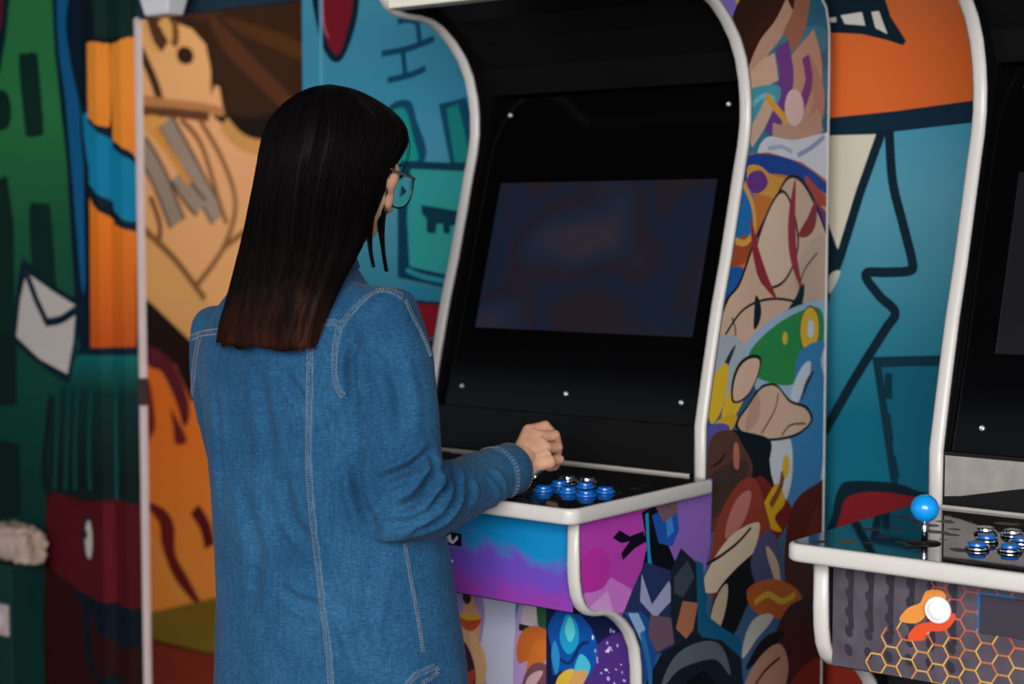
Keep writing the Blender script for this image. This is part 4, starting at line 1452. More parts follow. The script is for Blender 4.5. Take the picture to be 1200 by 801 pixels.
def head(bm):
    bm_ball(bm, hp(0, -0.008, 0.018), 0.072, 0.090, 0.080, HM)           # cranium
    bm_ball(bm, hp(0, 0.020, -0.035), 0.062, 0.068, 0.088, HM)           # face
    bm_ball(bm, hp(0, 0.045, -0.092), 0.036, 0.034, 0.028, HM)           # chin and jaw
    for s in (-1, 1):
        bm_ball(bm, hp(s * 0.036, 0.050, -0.046), 0.024, 0.024, 0.030, HM)   # cheek
        bm_ball(bm, hp(s * 0.046, 0.044, -0.012), 0.022, 0.026, 0.034, HM)   # temple and outer eye socket
        bm_ball(bm, hp(s * 0.048, 0.000, -0.070), 0.018, 0.040, 0.024, HM)   # jaw corner
        bm_ball(bm, hp(s * 0.074, -0.008, -0.028), 0.007, 0.016, 0.030, HM)  # ear
        bm_ball(bm, hp(s * 0.077, -0.015, -0.020), 0.006, 0.010, 0.020, HM)
        bm_ball(bm, hp(s * 0.012, 0.095, -0.052), 0.008, 0.010, 0.007, HM)   # nostril wing
    bm_tube(bm, [hp(0, 0.080, -0.006), hp(0, 0.092, -0.028), hp(0, 0.105, -0.047), hp(0, 0.098, -0.056)], [0.008, 0.009, 0.0105, 0.008], 12)
    for s in (-1, 1):
        bm_tube(bm, [hp(s * 0.006, 0.083, 0.008), hp(s * 0.028, 0.080, 0.014), hp(s * 0.048, 0.064, 0.008)], [0.007, 0.0085, 0.006], 10)
    bm_tube(bm, [hp(-0.024, 0.074, -0.080), hp(-0.008, 0.084, -0.077), hp(0.008, 0.084, -0.077), hp(0.024, 0.074, -0.080)], [0.003, 0.0062, 0.0062, 0.003], 10)
    bm_tube(bm, [hp(-0.020, 0.074, -0.086), hp(0, 0.083, -0.088), hp(0.020, 0.074, -0.086)], [0.003, 0.0068, 0.003], 10)
    bm_tube(bm, [hp(0, -0.028, -0.05), Vector((0.003, 0.030, 1.40)), Vector((0.0, 0.0, 1.345)), Vector((0, -0.01, 1.27))], [0.052, 0.050, 0.056, 0.075], 20)


def trunk(bm):
    bm_loft(bm, [(0.02, 0.03, 0.70, 0.12, 0.085), (0.02, 0.03, 0.80, 0.158, 0.10), (0.02, 0.025, 0.88, 0.150, 0.095), (0.015, 0.015, 0.98, 0.125, 0.085),
                 (0.005, 0.0, 1.10, 0.132, 0.088), (0, -0.005, 1.2, 0.145, 0.09), (0, -0.01, 1.29, 0.130, 0.075), (0, -0.01, 1.33, 0.07, 0.05)], 28)
    for S_, E_, W_ in ((SH_R, EL_R, WR_R), (SH_L, EL_L, WR_L)):
        bm_tube(bm, [S_ + Vector((-0.04 if S_.x > 0 else 0.04, 0, 0)), S_, (S_ + E_) / 2, E_], [0.045, 0.046, 0.041, 0.035], 16)
        bm_tube(bm, [E_, E_ + (W_ - E_) * 0.35, E_ + (W_ - E_) * 0.85, W_ - (W_ - E_).normalized() * 0.02], [0.036, 0.037, 0.028, 0.0255], 16)
    for s in (-1, 1):
        x = 0.02 + s * 0.085
        bm_tube(bm, [(x, 0.03, 0.80), (x, 0.035, 0.62), (x * 0.98, 0.035, 0.46), (x, 0.015, 0.30), (x, -0.005, 0.12), (x, -0.01, 0.07)], [0.080, 0.068, 0.050, 0.048, 0.034, 0.036], 18)
        bm_tube(bm, [(x, -0.03, 0.045), (x, 0.05, 0.04), (x + s * 0.01, 0.13, 0.03)], [0.034, 0.036, 0.026], 14)


parts_me = [remeshed(head, 0.0036, 4), remeshed(hand_right, 0.0017, 5), remeshed(hand_left, 0.0022, 4), remeshed(trunk, 0.009, 3)]
bmj = bmesh.new()
for me in parts_me:
    bmj.from_mesh(me)
    bpy.data.meshes.remove(me)
bme = bpy.data.meshes.new('body')
bmj.to_mesh(bme)
bmj.free()
body = link_mesh('body', bme, SKINM, person)

# eyes
EYEW = mat('eye_white', '#e9e4df', rough=0.2, var=0.02)
IRIS = mat('iris_brown', '#2a1710', rough=0.15)
for s in (-1, 1):
    bm = bmesh.new()
    bm_ball(bm, hp(s * 0.029, 0.0695, -0.016), 0.0125, 0.0115, 0.0105, HM, 20, 12)
    e = bm_obj('eye', bm, EYEW, person, smooth=True)
    bm = bmesh.new()
    bm_ball(bm, hp(s * 0.029, 0.0795, -0.018), 0.0055, 0.0028, 0.0055, HM, 16, 8)
    bm_obj('iris', bm, IRIS, e, smooth=True)
for s in (-1, 1):
    bm = bmesh.new()
    bm_tube(bm, [hp(s * 0.012, 0.091, 0.012), hp(s * 0.030, 0.089, 0.018), hp(s * 0.050, 0.070, 0.012)], [0.002, 0.0028, 0.0016], 8)
    bm_obj('eyebrow', bm, mat('brow_hair', '#120b08', rough=0.6), person, smooth=True)
bm = bmesh.new()
for z0, rr, hw in ((-0.0765, 0.0062, 0.022), (-0.0865, 0.0068, 0.019)):
    bm_tube(bm, [hp(-hw, 0.0755, -0.081), hp(-0.009, 0.0865, z0), hp(0, 0.0865, z0 - 0.001), hp(0.009, 0.0865, z0), hp(hw, 0.0755, -0.081)], [0.0018, rr * 0.9, rr * 0.85, rr * 0.9, 0.0018], 12)
bm_obj('lips', bm, mat('lip_skin', '#a4584c', rough=0.4), person, smooth=True)

# ------------------------------------------------------------------ glasses
gl = empty('glasses', (0, 0, 0))
gl.parent = person
WIRE = mat('glasses_wire', '#c9bdb6', rough=0.2, metal=0.9, var=0.03)
DARKW = mat('glasses_rim_dark', '#1a1d20', rough=0.25, metal=0.4)
GLASS = bpy.data.materials.new('lens_glass')
GLASS.use_nodes = True
gb = GLASS.node_tree.nodes['Principled BSDF']
gb.inputs['Base Color'].default_value = (0.9, 0.97, 0.97, 1)
gb.inputs['Transmission Weight'].default_value = 1.0
gb.inputs['Roughness'].default_value = 0.02
gb.inputs['IOR'].default_value = 1.12
_nz = GLASS.node_tree.nodes.new('ShaderNodeTexNoise')
_nz.inputs['Scale'].default_value = 30
_mr = GLASS.node_tree.nodes.new('ShaderNodeMapRange')
_mr.inputs['To Min'].default_value = 0.01
_mr.inputs['To Max'].default_value = 0.03
GLASS.node_tree.links.new(_nz.outputs['Fac'], _mr.inputs['Value'])
GLASS.node_tree.links.new(_mr.outputs['Result'], gb.inputs['Roughness'])
LF = 0.100
for s in (-1, 1):
    c = (s * 0.036, LF, -0.024)
    ring = []
    for i in range(40):
        t = 2 * math.pi * i / 40
        x, z = 0.030 * math.copysign(abs(math.cos(t)) ** 0.8, math.cos(t)), 0.027 * math.copysign(abs(math.sin(t)) ** 0.8, math.sin(t))
        ring.append((c[0] + x, c[1] - 0.010 * ((x * s + 0.03) / 0.06) ** 2, c[2] + z))
    bm = bmesh.new()
    bm_tube(bm, [hp(*p) for p in ring + ring[:2]], 0.0016, 8, cap=False)
    rim = bm_obj('lens_rim', bm, DARKW, gl, smooth=True)
    bm = bmesh.new()
    fr = [bm.verts.new(hp(p[0], p[1] + 0.0008, p[2])) for p in ring]
    bk = [bm.verts.new(hp(p[0], p[1] - 0.0008, p[2])) for p in ring]
    bm.faces.new(fr)
    bm.faces.new(bk[::-1])
    for i in range(40):
        bm.faces.new((fr[i], bk[i], bk[(i + 1) % 40], fr[(i + 1) % 40]))
    bm_obj('lens', bm, GLASS, rim)
    bm = bmesh.new()
    bm_tube(bm, [hp(s * 0.064, LF - 0.010, -0.010), hp(s * 0.073, LF - 0.016, -0.008), hp(s * 0.077, 0.03, -0.008), hp(s * 0.080, -0.01, -0.006), hp(s * 0.079, -0.030, -0.022)],
            [0.0024, 0.0024, 0.0016, 0.0016, 0.0018], 8)
    bm_obj('temple_arm', bm, WIRE, gl, smooth=True)
bm = bmesh.new()
bm_tube(bm, [hp(-0.008, LF, -0.014), hp(-0.004, LF + 0.004, -0.011), hp(0.004, LF + 0.004, -0.011), hp(0.008, LF, -0.014)], 0.0014, 8)
bm_obj('bridge', bm, WIRE, gl, smooth=True)

# ------------------------------------------------------------------ hair: a full shell plus many separate strands
def hair_material():
    m = bpy.data.materials.new('dark_hair')
    m.use_nodes = True
    nt = m.node_tree
    b = nt.nodes['Principled BSDF']
    tc = nt.nodes.new('ShaderNodeTexCoord')
    sx = nt.nodes.new('ShaderNodeSeparateXYZ')
    nt.links.new(tc.outputs['Object'], sx.inputs[0])
    mp = nt.nodes.new('ShaderNodeMapping')
    mp.inputs['Scale'].default_value = (1, 1, 0.06)
    nt.links.new(tc.outputs['Object'], mp.inputs['Vector'])
    nz = nt.nodes.new('ShaderNodeTexNoise')
    nz.inputs['Scale'].default_value = 60
    nz.inputs['Detail'].default_value = 4
    nt.links.new(mp.outputs['Vector'], nz.inputs['Vector'])
    mr = nt.nodes.new('ShaderNodeMapRange')           # the ends are dyed reddish brown
    mr.inputs['From Min'].default_value = 1.40
    mr.inputs['From Max'].default_value = 1.22
    nt.links.new(sx.outputs[2], mr.inputs['Value'])
    mu = nt.nodes.new('ShaderNodeMath'); mu.operation = 'MULTIPLY'
    nt.links.new(nz.outputs['Fac'], mu.inputs[0])
    nt.links.new(mr.outputs['Result'], mu.inputs[1])
    rp = nt.nodes.new('ShaderNodeValToRGB')
    e = rp.color_ramp.elements
    e[0].position, e[0].color = 0.0, lin('#0b0809')
    e[1].position, e[1].color = 0.72, lin('#5a3524')
    k = e.new(0.26); k.color = lin('#110a0a')
    k = e.new(0.50); k.color = lin('#2e160e')
    nt.links.new(mu.outputs[0], rp.inputs['Fac'])
    nt.links.new(rp.outputs['Color'], b.inputs['Base Color'])
    b.inputs['Roughness'].default_value = 0.55
    b.inputs['Specular IOR Level'].default_value = 0.05
    bp_ = nt.nodes.new('ShaderNodeBump')
    bp_.inputs['Strength'].default_value = 0.5
    bp_.inputs['Distance'].default_value = 0.003
    nt.links.new(nz.outputs['Fac'], bp_.inputs['Height'])
    nt.links.new(bp_.outputs['Normal'], b.inputs['Normal'])
    return m


HAIRM = hair_material()
# photo rows: (row, left edge, right edge, forward offset, depth/width ratio)
HROWS = [(97.5, 376, 400, 0.072, 1.2), (101, 365, 416, 0.072, 1.2), (109, 351, 433, 0.073, 1.22), (122, 336, 453, 0.074, 1.22), (136, 326, 467, 0.074, 1.22), (150, 319, 474, 0.073, 1.22),
         (166, 314, 474, 0.068, 1.20), (182, 311, 466, 0.058, 1.18), (200, 307, 456, 0.048, 1.14), (225, 301, 447, 0.032, 1.04), (250, 294, 438, 0.010, 0.92),
         (275, 287, 429, -0.018, 0.78), (300, 279, 419, -0.046, 0.66), (325, 271, 405, -0.070, 0.56), (350, 263, 394, -0.090, 0.48), (375, 255, 383, -0.102, 0.42), (392, 250, 378, -0.108, 0.40), (404, 248, 374, -0.110, 0.38)]
HS = []
for (yy, xl, xr, f, q) in HROWS:
    xc = (xl + xr) / 2
    # depth of the section's centre
    dep = OY + f * 0.784
    X = (xc - CX) / F * dep
    r = (X - OX - FAX.x * f) / RAX.x
    dep = OY + FAX.y * f + RAX.y * r
    X = (xc - CX) / F * dep
    r = (X - OX - FAX.x * f) / RAX.x
    half = (xr - xl) / 2 / F * dep
    a = half / math.sqrt(RAX.x ** 2 + (FAX.x * q) ** 2)
    z = at_depth(xc, yy, dep - 0.05).z
    HS.append((r, f, z, a, a * q))
HS = np.array(HS)
hz = np.linspace(0, len(HS) - 1, 90)
HD = np.stack([np.interp(hz, np.arange(len(HS)), HS[:, k]) for k in range(5)], 1)
ker = np.ones(5) / 5
for k in range(5):
    pad = np.concatenate([[HD[0, k]] * 2, HD[:, k], [HD[-1, k]] * 2])
    sm = np.convolve(pad, ker, 'valid')
    HD[3:-1, k] = sm[3:-1]


def hair_pt(i, t, k=1.0):
    """i: fractional row, t: angle from straight behind"""
    s = [np.interp(i, np.arange(len(HD)), HD[:, c]) for c in range(5)]
    c, q = math.sin(t), -math.cos(t)
    pw = 2 / 2.25
    x = s[3] * k * math.copysign(abs(c) ** pw, c)
    y = s[4] * k * math.copysign(abs(q) ** pw, q)
    return Vector((s[0] + x, s[1] + y, s[2]))


NT = 220
verts, faces = [], []
top = Vector((HD[0, 0], HD[0, 1], HD[0, 2] + 0.003))
ends = [1 + 0.0 for _ in range(NT)]
for i in range(len(HD)):
    for j in range(NT):
        t = 2 * math.pi * j / NT
        w = min(1.0, i / 40)
        g = noise.noise(Vector((math.cos(t) * 5, math.sin(t) * 5, i * 0.014))) * 0.036 + noise.noise(Vector((math.cos(t) * 18, math.sin(t) * 18, i * 0.02))) * 0.010
        p = hair_pt(i, t, 1 + g * w)
        if i == len(HD) - 1:
            p.z += noise.noise(Vector((math.cos(t) * 3, math.sin(t) * 3, 4.0))) * 0.012 - 0.006 * math.cos(t - 0.6)
        verts.append(p)
b0 = len(verts)
verts.append(top)
bot = Vector((HD[-1, 0], HD[-1, 1], HD[-1, 2] + 0.012))
verts.append(bot)
for j in range(NT):
    l = (j + 1) % NT
    faces.append((b0, j, l))
    for i in range(len(HD) - 1):
        faces.append((i * NT + j, (i + 1) * NT + j, (i + 1) * NT + l, i * NT + l))
    faces.append(((len(HD) - 1) * NT + j, b0 + 1, (len(HD) - 1) * NT + l))
hair = mesh_obj('hair', verts, faces, HAIRM, person, smooth=True)


def curve_obj(name, lines, radius, m, parent, res=3):
    """many thin round strands as one mesh (triangular in section)"""
    V, Fc = [], []
    for pts, rr in lines:
        P = np.array([tuple(q) for q in pts])
        T = np.gradient(P, axis=0)
        T /= np.linalg.norm(T, axis=1, keepdims=True) + 1e-12
        ref = np.array([0.31, 0.77, 0.55])
        X = np.cross(T, ref)
        X /= np.linalg.norm(X, axis=1, keepdims=True) + 1e-12
        Y = np.cross(T, X)
        b = len(V)
        rr = np.array(rr) * radius
        ring = np.stack([P + (X * math.cos(2 * math.pi * k / res) + Y * math.sin(2 * math.pi * k / res)) * rr[:, None] for k in range(res)], 1)
        V.extend(ring.reshape(-1, 3).tolist())
        n = len(P)
        for i in range(n - 1):
            for k in range(res):
                l = (k + 1) % res
                Fc.append((b + i * res + k, b + i * res + l, b + (i + 1) * res + l, b + (i + 1) * res + k))
        Fc.append(tuple(b + k for k in range(res))[::-1])
        Fc.append(tuple(b + (n - 1) * res + k for k in range(res)))
    return mesh_obj(name, V, Fc, m, parent, smooth=True)


lines = []
R9 = random.Random(21)
for n in range(1500):
    t0 = R9.uniform(-math.pi, math.pi)
    front = abs(t0) > 2.1
    end = (len(HD) - 1) + R9.uniform(-9, 3.0) - 1.2 * abs(math.sin(t0 * 2.3 + 1))
    if front:
        end = R9.uniform(26, 40)
    beg = R9.uniform(0, 30) if n % 3 else R9.uniform(0, 6)
    kk = R9.uniform(0.985, 1.014)
    dr = R9.uniform(-0.10, 0.10)
    pts, rr = [], []
    m_ = 16
    for i in range(m_):
        f = i / (m_ - 1)
        row = beg + (end - beg) * f
        p = hair_pt(min(row, len(HD) - 1), t0 + dr * f, kk + (0.012 * f * f * R9.uniform(-1, 1)))
        if row > len(HD) - 1:
            p.z -= (row - len(HD) + 1) * 0.0042 + 0.006 * math.cos(t0 - 0.6)
        pts.append(p)
        rr.append(1.0 if i < m_ - 4 else max(0.25, (m_ - i) / 5))
    lines.append((pts, rr))
# stray lock in front of the ear and two strands along the cheek
def lock(px, n, spread, r0, seed):
    q = random.Random(seed)
    base = [ld(*p) for p in px]
    for _ in range(n):
        o = Vector((q.uniform(-1, 1), q.uniform(-1, 1), q.uniform(-0.3, 0.3))) * spread
        pts = catmull([b + o * (0.4 + 0.6 * math.sin(math.pi * min(1, i / (len(base) - 1) + 0.2))) for i, b in enumerate(base)], 5)
        lines.append((pts, [r0 * (1.0 - 0.6 * (i / (len(pts) - 1)) ** 2) for i in range(len(pts))]))
lock([(462, 165, 2.66), (458, 195, 2.665), (451, 230, 2.67), (447, 262, 2.67), (449, 292, 2.665), (453, 318, 2.66)], 46, 0.0060, 1.2, 3)
lock([(448, 190, 2.64), (440, 230, 2.65), (434, 262, 2.65), (434, 290, 2.65), (438, 313, 2.65)], 40, 0.0055, 1.2, 4)
lock([(470, 140, 2.70), (478, 165, 2.71), (477, 188, 2.70), (468, 206, 2.69)], 5, 0.003, 0.6, 5)
hs = curve_obj('hair_strands', lines, 0.00065, HAIRM, hair)
hs['kind'] = 'stuff'

# ------------------------------------------------------------------ denim shirt
TORSO = [(0.034, 0.030, 0.60, 0.232, 0.150), (0.034, 0.030, 0.72, 0.226, 0.146), (0.032, 0.026, 0.80, 0.219, 0.142), (0.028, 0.022, 0.88, 0.212, 0.138), (0.020, 0.014, 0.97, 0.203, 0.133),
         (0.010, 0.004, 1.06, 0.197, 0.128), (0.002, -0.004, 1.14, 0.196, 0.124), (-0.002, -0.008, 1.19, 0.199, 0.117), (-0.001, -0.010, 1.235, 0.186, 0.106),
         (0.002, -0.010, 1.27, 0.163, 0.093), (0.002, -0.008, 1.305, 0.124, 0.080), (0.0, -0.004, 1.345, 0.078, 0.068)]


def shirt_build(bm):
    bm_loft(bm, TORSO, 56, 2.25)
    for S_, E_, W_, sg in ((SH_R, EL_R, WR_R, 1), (SH_L, EL_L, WR_L, -1)):
        fd = (W_ - E_).normalized()
        ud = (E_ - S_).normalized()
        up_ = [S_ + Vector((-0.06 * sg, 0, 0.000)), S_ + Vector((0.0, 0, -0.008)), S_ + ud * 0.07 + Vector((0.006 * sg, 0, 0)), S_ + ud * 0.15 + Vector((0.006 * sg, 0, 0)), S_ + ud * 0.23, E_ - fd * 0.004, E_ + fd * 0.055 - Vector((0, 0, 0.002)),
               E_ + fd * 0.14, W_ - fd * 0.065, W_ - fd * 0.014]
        bm_tube(bm, up_, [0.050, 0.060, 0.0655, 0.0645, 0.063, 0.062, 0.058, 0.050, 0.043, 0.0395], 28)


shirt_me = remeshed(shirt_build, 0.0042, 9)
# gentle folds: a little slow noise everywhere, drag lines at the elbow and under the arm
def rest_on_deck(bm, z):
    """cloth lying on the control deck flattens against it"""
    for v in bm.verts:
        q = Vector((OX, OY, 0)) + RAX * v.co.x + FAX * v.co.y - P0
        if q.dot(D) < DECK_FRONT + 0.012 and -WID - 0.04 < q.dot(W) < 0.04 and 0.90 < v.co.z < z:
            v.co.z = z


bmS = bmesh.new()
bmS.from_mesh(shirt_me)
bmS.normal_update()
camL = loc_of(EYE)
tree = BVHTree.FromBMesh(bmS)


def onto(x, y, tr=None):
    """where the photo's line of sight meets the cloth"""
    a = loc_of(at_depth(x, y, 1.0))
    hit = (tr or tree).ray_cast(camL, (a - camL).normalized())
    return hit[0], hit[1]


FOLDS = [  # photo polyline, depth (m), width (m)
    ([(444, 563), (482, 547), (506, 526)], 0.008, 0.008), ([(466, 598), (488, 585), (504, 560), (508, 530)], 0.010, 0.009), ([(505, 592), (517, 568), (515, 548)], 0.006, 0.007),
    ([(480, 626), (513, 609), (529, 585), (530, 556), (522, 540)], 0.010, 0.008), ([(586, 590), (586, 570), (574, 552)], 0.005, 0.007), ([(455, 612), (478, 612), (500, 600)], 0.004, 0.008),
    ([(374, 474), (386, 486), (390, 504), (388, 524)], 0.0028, 0.010), ([(336, 440), (346, 456), (357, 472)], 0.004, 0.009), ([(418, 395), (412, 430), (416, 470)], 0.006, 0.009),
    ([(330, 560), (342, 610), (372, 640)], 0.003, 0.012), ([(330, 690), (352, 705), (380, 712)], 0.0035, 0.010), ([(280, 560), (300, 640), (296, 720)], 0.003, 0.016),
    ([(418, 540), (424, 580), (440, 620)], 0.006, 0.012), ([(395, 690), (420, 740), (440, 790)], 0.0035, 0.014), ([(440, 640), (430, 700), (424, 760)], 0.003, 0.014),
    ([(545, 552), (552, 575), (548, 596)], 0.004, 0.009), ([(455, 420), (470, 470), (466, 520)], 0.004, 0.014), ([(300, 430), (312, 500), (318, 560)], 0.0028, 0.014), ([(246, 440), (256, 520), (262, 600)], 0.003, 0.012)]
disp = np.zeros(len(bmS.verts))
co = np.array([tuple(v.co) for v in bmS.verts])
for pl, dp, wd_ in FOLDS:
    pts = [onto(x, y)[0] for x, y in [tuple(p) for p in catmull([(a, b) for a, b in pl], 6)]]
    pts = np.array([tuple(p) for p in pts if p is not None])
    if len(pts) < 3:
        continue
    d2 = ((co[:, None, :] - pts[None]) ** 2).sum(2)
    k = d2.argmin(1)
    d = np.sqrt(d2.min(1))
    fall = np.sin(np.pi * np.clip((k + 0.6) / len(pts), 0, 1))
    wd_ *= 0.85
    disp += 2.3 * fall * (-dp * np.exp(-(d / wd_) ** 2) + 0.6 * dp * np.exp(-((d - 1.9 * wd_) / (0.9 * wd_)) ** 2))
for v, d in zip(bmS.verts, disp):
    p = v.co
    nn = noise.noise(Vector((p.x * 9, p.y * 9, p.z * 4))) * 0.0055 + noise.noise(Vector((p.x * 24 + 7, p.y * 24, p.z * 11))) * 0.0026
    v.co = p + v.normal * (nn + d)
bmS.normal_update()
bmesh.ops.smooth_vert(bmS, verts=bmS.verts, factor=0.2, use_axis_x=True, use_axis_y=True, use_axis_z=True)
# the neck opening, hem and cuffs are open edges with a turned thickness: drop the closing caps
kill = [f for f in bmS.faces if f.calc_center_median().z < 0.606]
bmesh.ops.delete(bmS, geom=kill, context='FACES')
rest_on_deck(bmS, 0.9695)
bmS.normal_update()
tree = BVHTree.FromBMesh(bmS)
bmS.to_mesh(shirt_me)
bmS.free()
shirt = link_mesh('denim_shirt', shirt_me, DENIM, person)
sol = shirt.modifiers.new('cloth', 'SOLIDIFY')
sol.thickness = 0.0015
sol.offset = -1

# cuffs
for E_, W_, nm in ((EL_R, WR_R, 'r'), (EL_L, WR_L, 'l')):
    fd = (W_ - E_).normalized()
    bm = bmesh.new()
    prof = [(-0.058, 0.0405), (-0.056, 0.0440), (-0.052, 0.0452), (-0.03, 0.0440), (-0.006, 0.0425), (-0.001, 0.0410), (0.0, 0.0388), (-0.004, 0.0372), (-0.05, 0.0372)]
    pts = [W_ + fd * (a - 0.004) for a, r in prof]
    q = fd.to_track_quat('Z', 'Y').to_matrix()
    rings = []
    for a, r in prof:
        ring = []
        for i in range(40):
            t = 2 * math.pi * i / 40
            rr = r * (1 + 0.03 * noise.noise(Vector((math.cos(t) * 2, math.sin(t) * 2, a * 20))))
            ring.append(bm.verts.new(W_ + fd * (a - 0.004) + q @ Vector((rr * math.cos(t), rr * math.sin(t), 0))))
        rings.append(ring)
    for A_, B_ in zip(rings, rings[1:]):
        for i in range(40):
            l = (i + 1) % 40
            bm.faces.new((A_[i], A_[l], B_[l], B_[i]))
    rest_on_deck(bm, 0.9692)
    cf = bm_obj('cuff', bm, DENIM, shirt, smooth=True)
    for offs in ((-0.054, -0.0505), (-0.0045,)):
     ln = []
     for off in offs:
        rad = float(np.interp(off, [p[0] for p in prof[:6]], [p[1] for p in prof[:6]])) + 0.0006
        for i in range(46):
            t0, t1 = 2 * math.pi * i / 46, 2 * math.pi * (i + 0.62) / 46
            seg = []
            for t in (t0, (t0 + t1) / 2, t1):
                rr = rad * (1 + 0.03 * noise.noise(Vector((math.cos(t) * 2, math.sin(t) * 2, off * 20))))
                seg.append(W_ + fd * (off - 0.004) + q @ Vector((rr * math.cos(t), rr * math.sin(t), 0)))
            seg = [Vector((c.x, c.y, max(c.z, 0.9705))) for c in seg]
            ln.append((seg, [0.6, 1, 0.6]))
     curve_obj('stitching', ln, 0.0007, THREAD, cf)

# collar under the hair
bm = bmesh.new()
bm_loft(bm, [(0, -0.004, 1.335, 0.088, 0.078), (0, 0.0, 1.352, 0.078, 0.070), (0, 0.008, 1.372, 0.070, 0.064), (0, 0.012, 1.385, 0.066, 0.061)], 36)
for f in [f for f in bm.faces if len(f.verts) > 4]:
    bm.faces.remove(f)
col = bm_obj('collar', bm, DENIM, shirt, smooth=True)
col.modifiers.new('cloth', 'SOLIDIFY').thickness = 0.004

# seams: a pressed double row of stitches following the cloth
def seam(name, px, gap=0.0042, tape=0.0064, dense=2.0):
    P, N = [], []
    for x, y in [tuple(p) for p in catmull([(a, b) for a, b in px], 14)]:
        h, nn = onto(x, y)
        if h is None:
            continue
        if P and (h - P[-1]).length > 0.05:
            continue
        P.append(h)
        N.append(nn)
    if len(P) < 4:
        return
    # resample evenly
    L = [0.0]
    for a, b in zip(P, P[1:]):
        L.append(L[-1] + (b - a).length)
    step = 0.004
    ss_ = np.arange(0, L[-1], step)
    Pi = np.stack([np.interp(ss_, L, [p[k] for p in P]) for k in range(3)], 1)
    Ni = np.stack([np.interp(ss_, L, [p[k] for p in N]) for k in range(3)], 1)
    tape_v, tape_f = [], []
    rows = []
    M_ = len(Pi)
    for i in range(M_):
        t = Vector(Pi[min(i + 1, M_ - 1)] - Pi[max(i - 1, 0)]).normalized()
        n = Vector(Ni[i]).normalized()
        s = t.cross(n).normalized()
        p = Vector(Pi[i])
        puck = 0.0007 * math.sin(i * 2.1) + 0.0005 * noise.noise(Vector((i * 0.9, 3, len(P))))
        for o, h in ((-tape, -0.0004), (-tape * 0.8, 0.0014 + puck), (-tape * 0.25, 0.0012), (tape * 0.05, 0.0005), (tape * 0.25, 0.0014), (tape * 0.8, 0.0016 - puck), (tape, -0.0004)):
            tape_v.append(p + s * o + n * h)
        rows.append((p, s, n))
    for i in range(M_ - 1):
        for k in range(6):
            tape_f.append((i * 7 + k, i * 7 + k + 1, i * 7 + 8 + k, i * 7 + 7 + k))
    tp = mesh_obj(name, tape_v, tape_f, DENIM_SEAM, shirt, smooth=True)
    ln = []
    for o in (-gap, gap):
        for i in range(0, M_ - 1):
            p, s, n = rows[i]
            p2, s2, n2 = rows[i + 1]
            a = p + s * o + n * 0.0019
            b = p2 + s2 * o + n2 * 0.0019
            ln.append(([a + (b - a) * 0.12, a + (b - a) * 0.45 + n * 0.0004, a + (b - a) * 0.80], [0.5, 1, 0.5]))
    curve_obj('stitching', ln, 0.00085, THREAD, tp)


seam('back_seam', [(364, 400), (363, 470), (362, 540), (366, 600), (373, 660), (380, 720), (386, 770), (390, 830)])
seam('back_seam', [(236, 388), (230, 420), (226, 460), (226, 510), (228, 545)])
seam('armhole_seam', [(398, 382), (393, 410), (393, 440), (398, 458), (405, 466)])
seam('shoulder_seam', [(376, 378), (392, 378), (400, 380), (412, 366), (428, 350), (444, 341), (460, 342), (472, 348)])
seam('yoke_seam', [(225, 396), (238, 391), (260, 388)])
seam('sleeve_seam', [(474, 351), (484, 372), (496, 396), (505, 420)], 0.0026, 0.0036)
seam('side_seam', [(474, 636), (480, 672), (488, 715), (496, 765)], 0.0020, 0.0030)
seam('pocket_edge', [(474, 806), (486, 792), (500, 785), (511, 780)], 0.0034, 0.0060)
seam('pocket_edge', [(511, 780), (512, 788), (503, 795), (492, 801)], 0.0020, 0.0035)

# ------------------------------------------------------------------ trousers and shoes
def legs(bm):
    bm_loft(bm, [(0.02, 0.03, 0.66, 0.165, 0.112), (0.02, 0.03, 0.78, 0.172, 0.116), (0.02, 0.028, 0.90, 0.160, 0.105), (0.018, 0.02, 0.96, 0.15, 0.10)], 32)
    for s in (-1, 1):
        x = 0.02 + s * 0.088
        bm_tube(bm, [(x, 0.03, 0.74), (x, 0.035, 0.60), (x, 0.035, 0.46), (x, 0.015, 0.30), (x, -0.005, 0.12), (x, -0.008, 0.085)], [0.090, 0.080, 0.066, 0.060, 0.055, 0.056], 22)


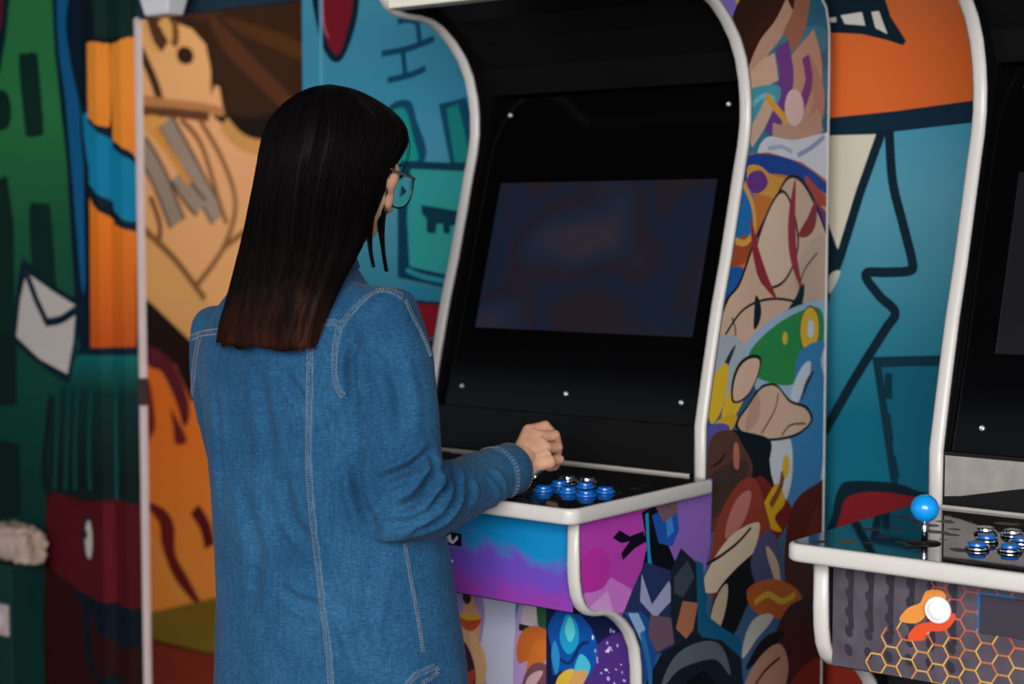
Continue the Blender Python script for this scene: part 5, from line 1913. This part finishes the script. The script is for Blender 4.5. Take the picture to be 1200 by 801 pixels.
tm = remeshed(legs, 0.009, 4)
link_mesh('trousers', tm, denim_material('dark_trousers', '#14161c', '#1b1e26', '#262a33'), person)
SOLE = mat('shoe_sole', '#d8d4cc', rough=0.6)
SHOE = mat('shoe_canvas', '#232327', rough=0.8, var=0.12)
for s in (-1, 1):
    x = 0.02 + s * 0.088
    def shoe(bm, x=x, s=s):
        bm_tube(bm, [(x, -0.055, 0.055), (x, 0.0, 0.058), (x + s * 0.004, 0.07, 0.048), (x + s * 0.010, 0.14, 0.038), (x + s * 0.010, 0.17, 0.034)], [0.038, 0.044, 0.044, 0.038, 0.026], 18)
        bm_tube(bm, [(x, -0.018, 0.06), (x, -0.012, 0.12)], [0.046, 0.045], 18)
    sm = remeshed(shoe, 0.006, 4)
    for v in sm.vertices:
        v.co.z = max(v.co.z, 0.018)
    sh = link_mesh('shoe', sm, SHOE, person)
    bm = bmesh.new()
    outl = [tuple(p) for p in catmull([(x, -0.104, 0), (x + 0.040, -0.07, 0), (x + 0.036, 0.0, 0), (x + 0.048 + s * 0.004, 0.09, 0), (x + 0.036 + s * 0.01, 0.17, 0), (x + s * 0.01, 0.205, 0), (x - 0.036 + s * 0.01, 0.17, 0), (x - 0.048 + s * 0.004, 0.09, 0), (x - 0.036, 0.0, 0), (x - 0.040, -0.07, 0)], 4, True)]
    lo = [bm.verts.new((p[0], p[1], 0.0)) for p in outl]
    hi = [bm.verts.new((p[0], p[1], 0.024)) for p in outl]
    bm.faces.new(lo[::-1])
    bm.faces.new(hi)
    for i in range(len(outl)):
        l = (i + 1) % len(outl)
        bm.faces.new((lo[i], lo[l], hi[l], hi[i]))
    bm_obj('sole', bm, SOLE, sh, bevel=0.004)

# ================================================================== CAMERA AND LIGHT
cam_d = bpy.data.cameras.new('camera')
cam_d.sensor_width = 36.0
cam_d.sensor_fit = 'HORIZONTAL'
cam_d.lens = F / 1200 * 36.0
cam_d.clip_start = 0.05
cam_d.dof.use_dof = True
cam_d.dof.focus_distance = 2.47
cam_d.dof.aperture_fstop = 3.7
cam = bpy.data.objects.new('camera', cam_d)
COL.objects.link(cam)
cam.location = (0, 0, CZ)
cam.rotation_euler = (math.radians(90) - PITCH, 0, 0)
bpy.context.scene.camera = cam

wd = bpy.data.worlds.new('world')
bpy.context.scene.world = wd
wd.use_nodes = True
bg = wd.node_tree.nodes['Background']
bg.inputs['Color'].default_value = (0.80, 0.88, 1.0, 1)
bg.inputs['Strength'].default_value = 0.55


def area(name, loc, target, sx, sy, power, color=(1, 1, 1)):
    l = bpy.data.lights.new(name, 'AREA')
    l.shape = 'RECTANGLE'
    l.size, l.size_y = sx, sy
    l.energy = power
    l.color = color
    o = bpy.data.objects.new(name, l)
    COL.objects.link(o)
    o.location = loc
    o.rotation_euler = (Vector(target) - Vector(loc)).to_track_quat('-Z', 'Y').to_euler()
    return o


area('shopfront_daylight', (-0.5, -2.2, 2.4), (0.0, 3.0, 1.1), 4.0, 2.2, 360, (1.0, 0.97, 0.94))
area('far_room_fill', tuple(world(-1.7, -2.0, 2.6)), tuple(world(-2.6, -2.2, 0.9)), 1.2, 1.2, 55, (1.0, 0.86, 0.7))  # added fill that brightens the room beyond the doorway

sc = bpy.context.scene
sc.view_settings.view_transform = 'Standard'
sc.view_settings.look = 'None'
sc.view_settings.gamma = 1.0
sc.view_settings.exposure = 0.0
sc.view_settings.use_curve_mapping = False
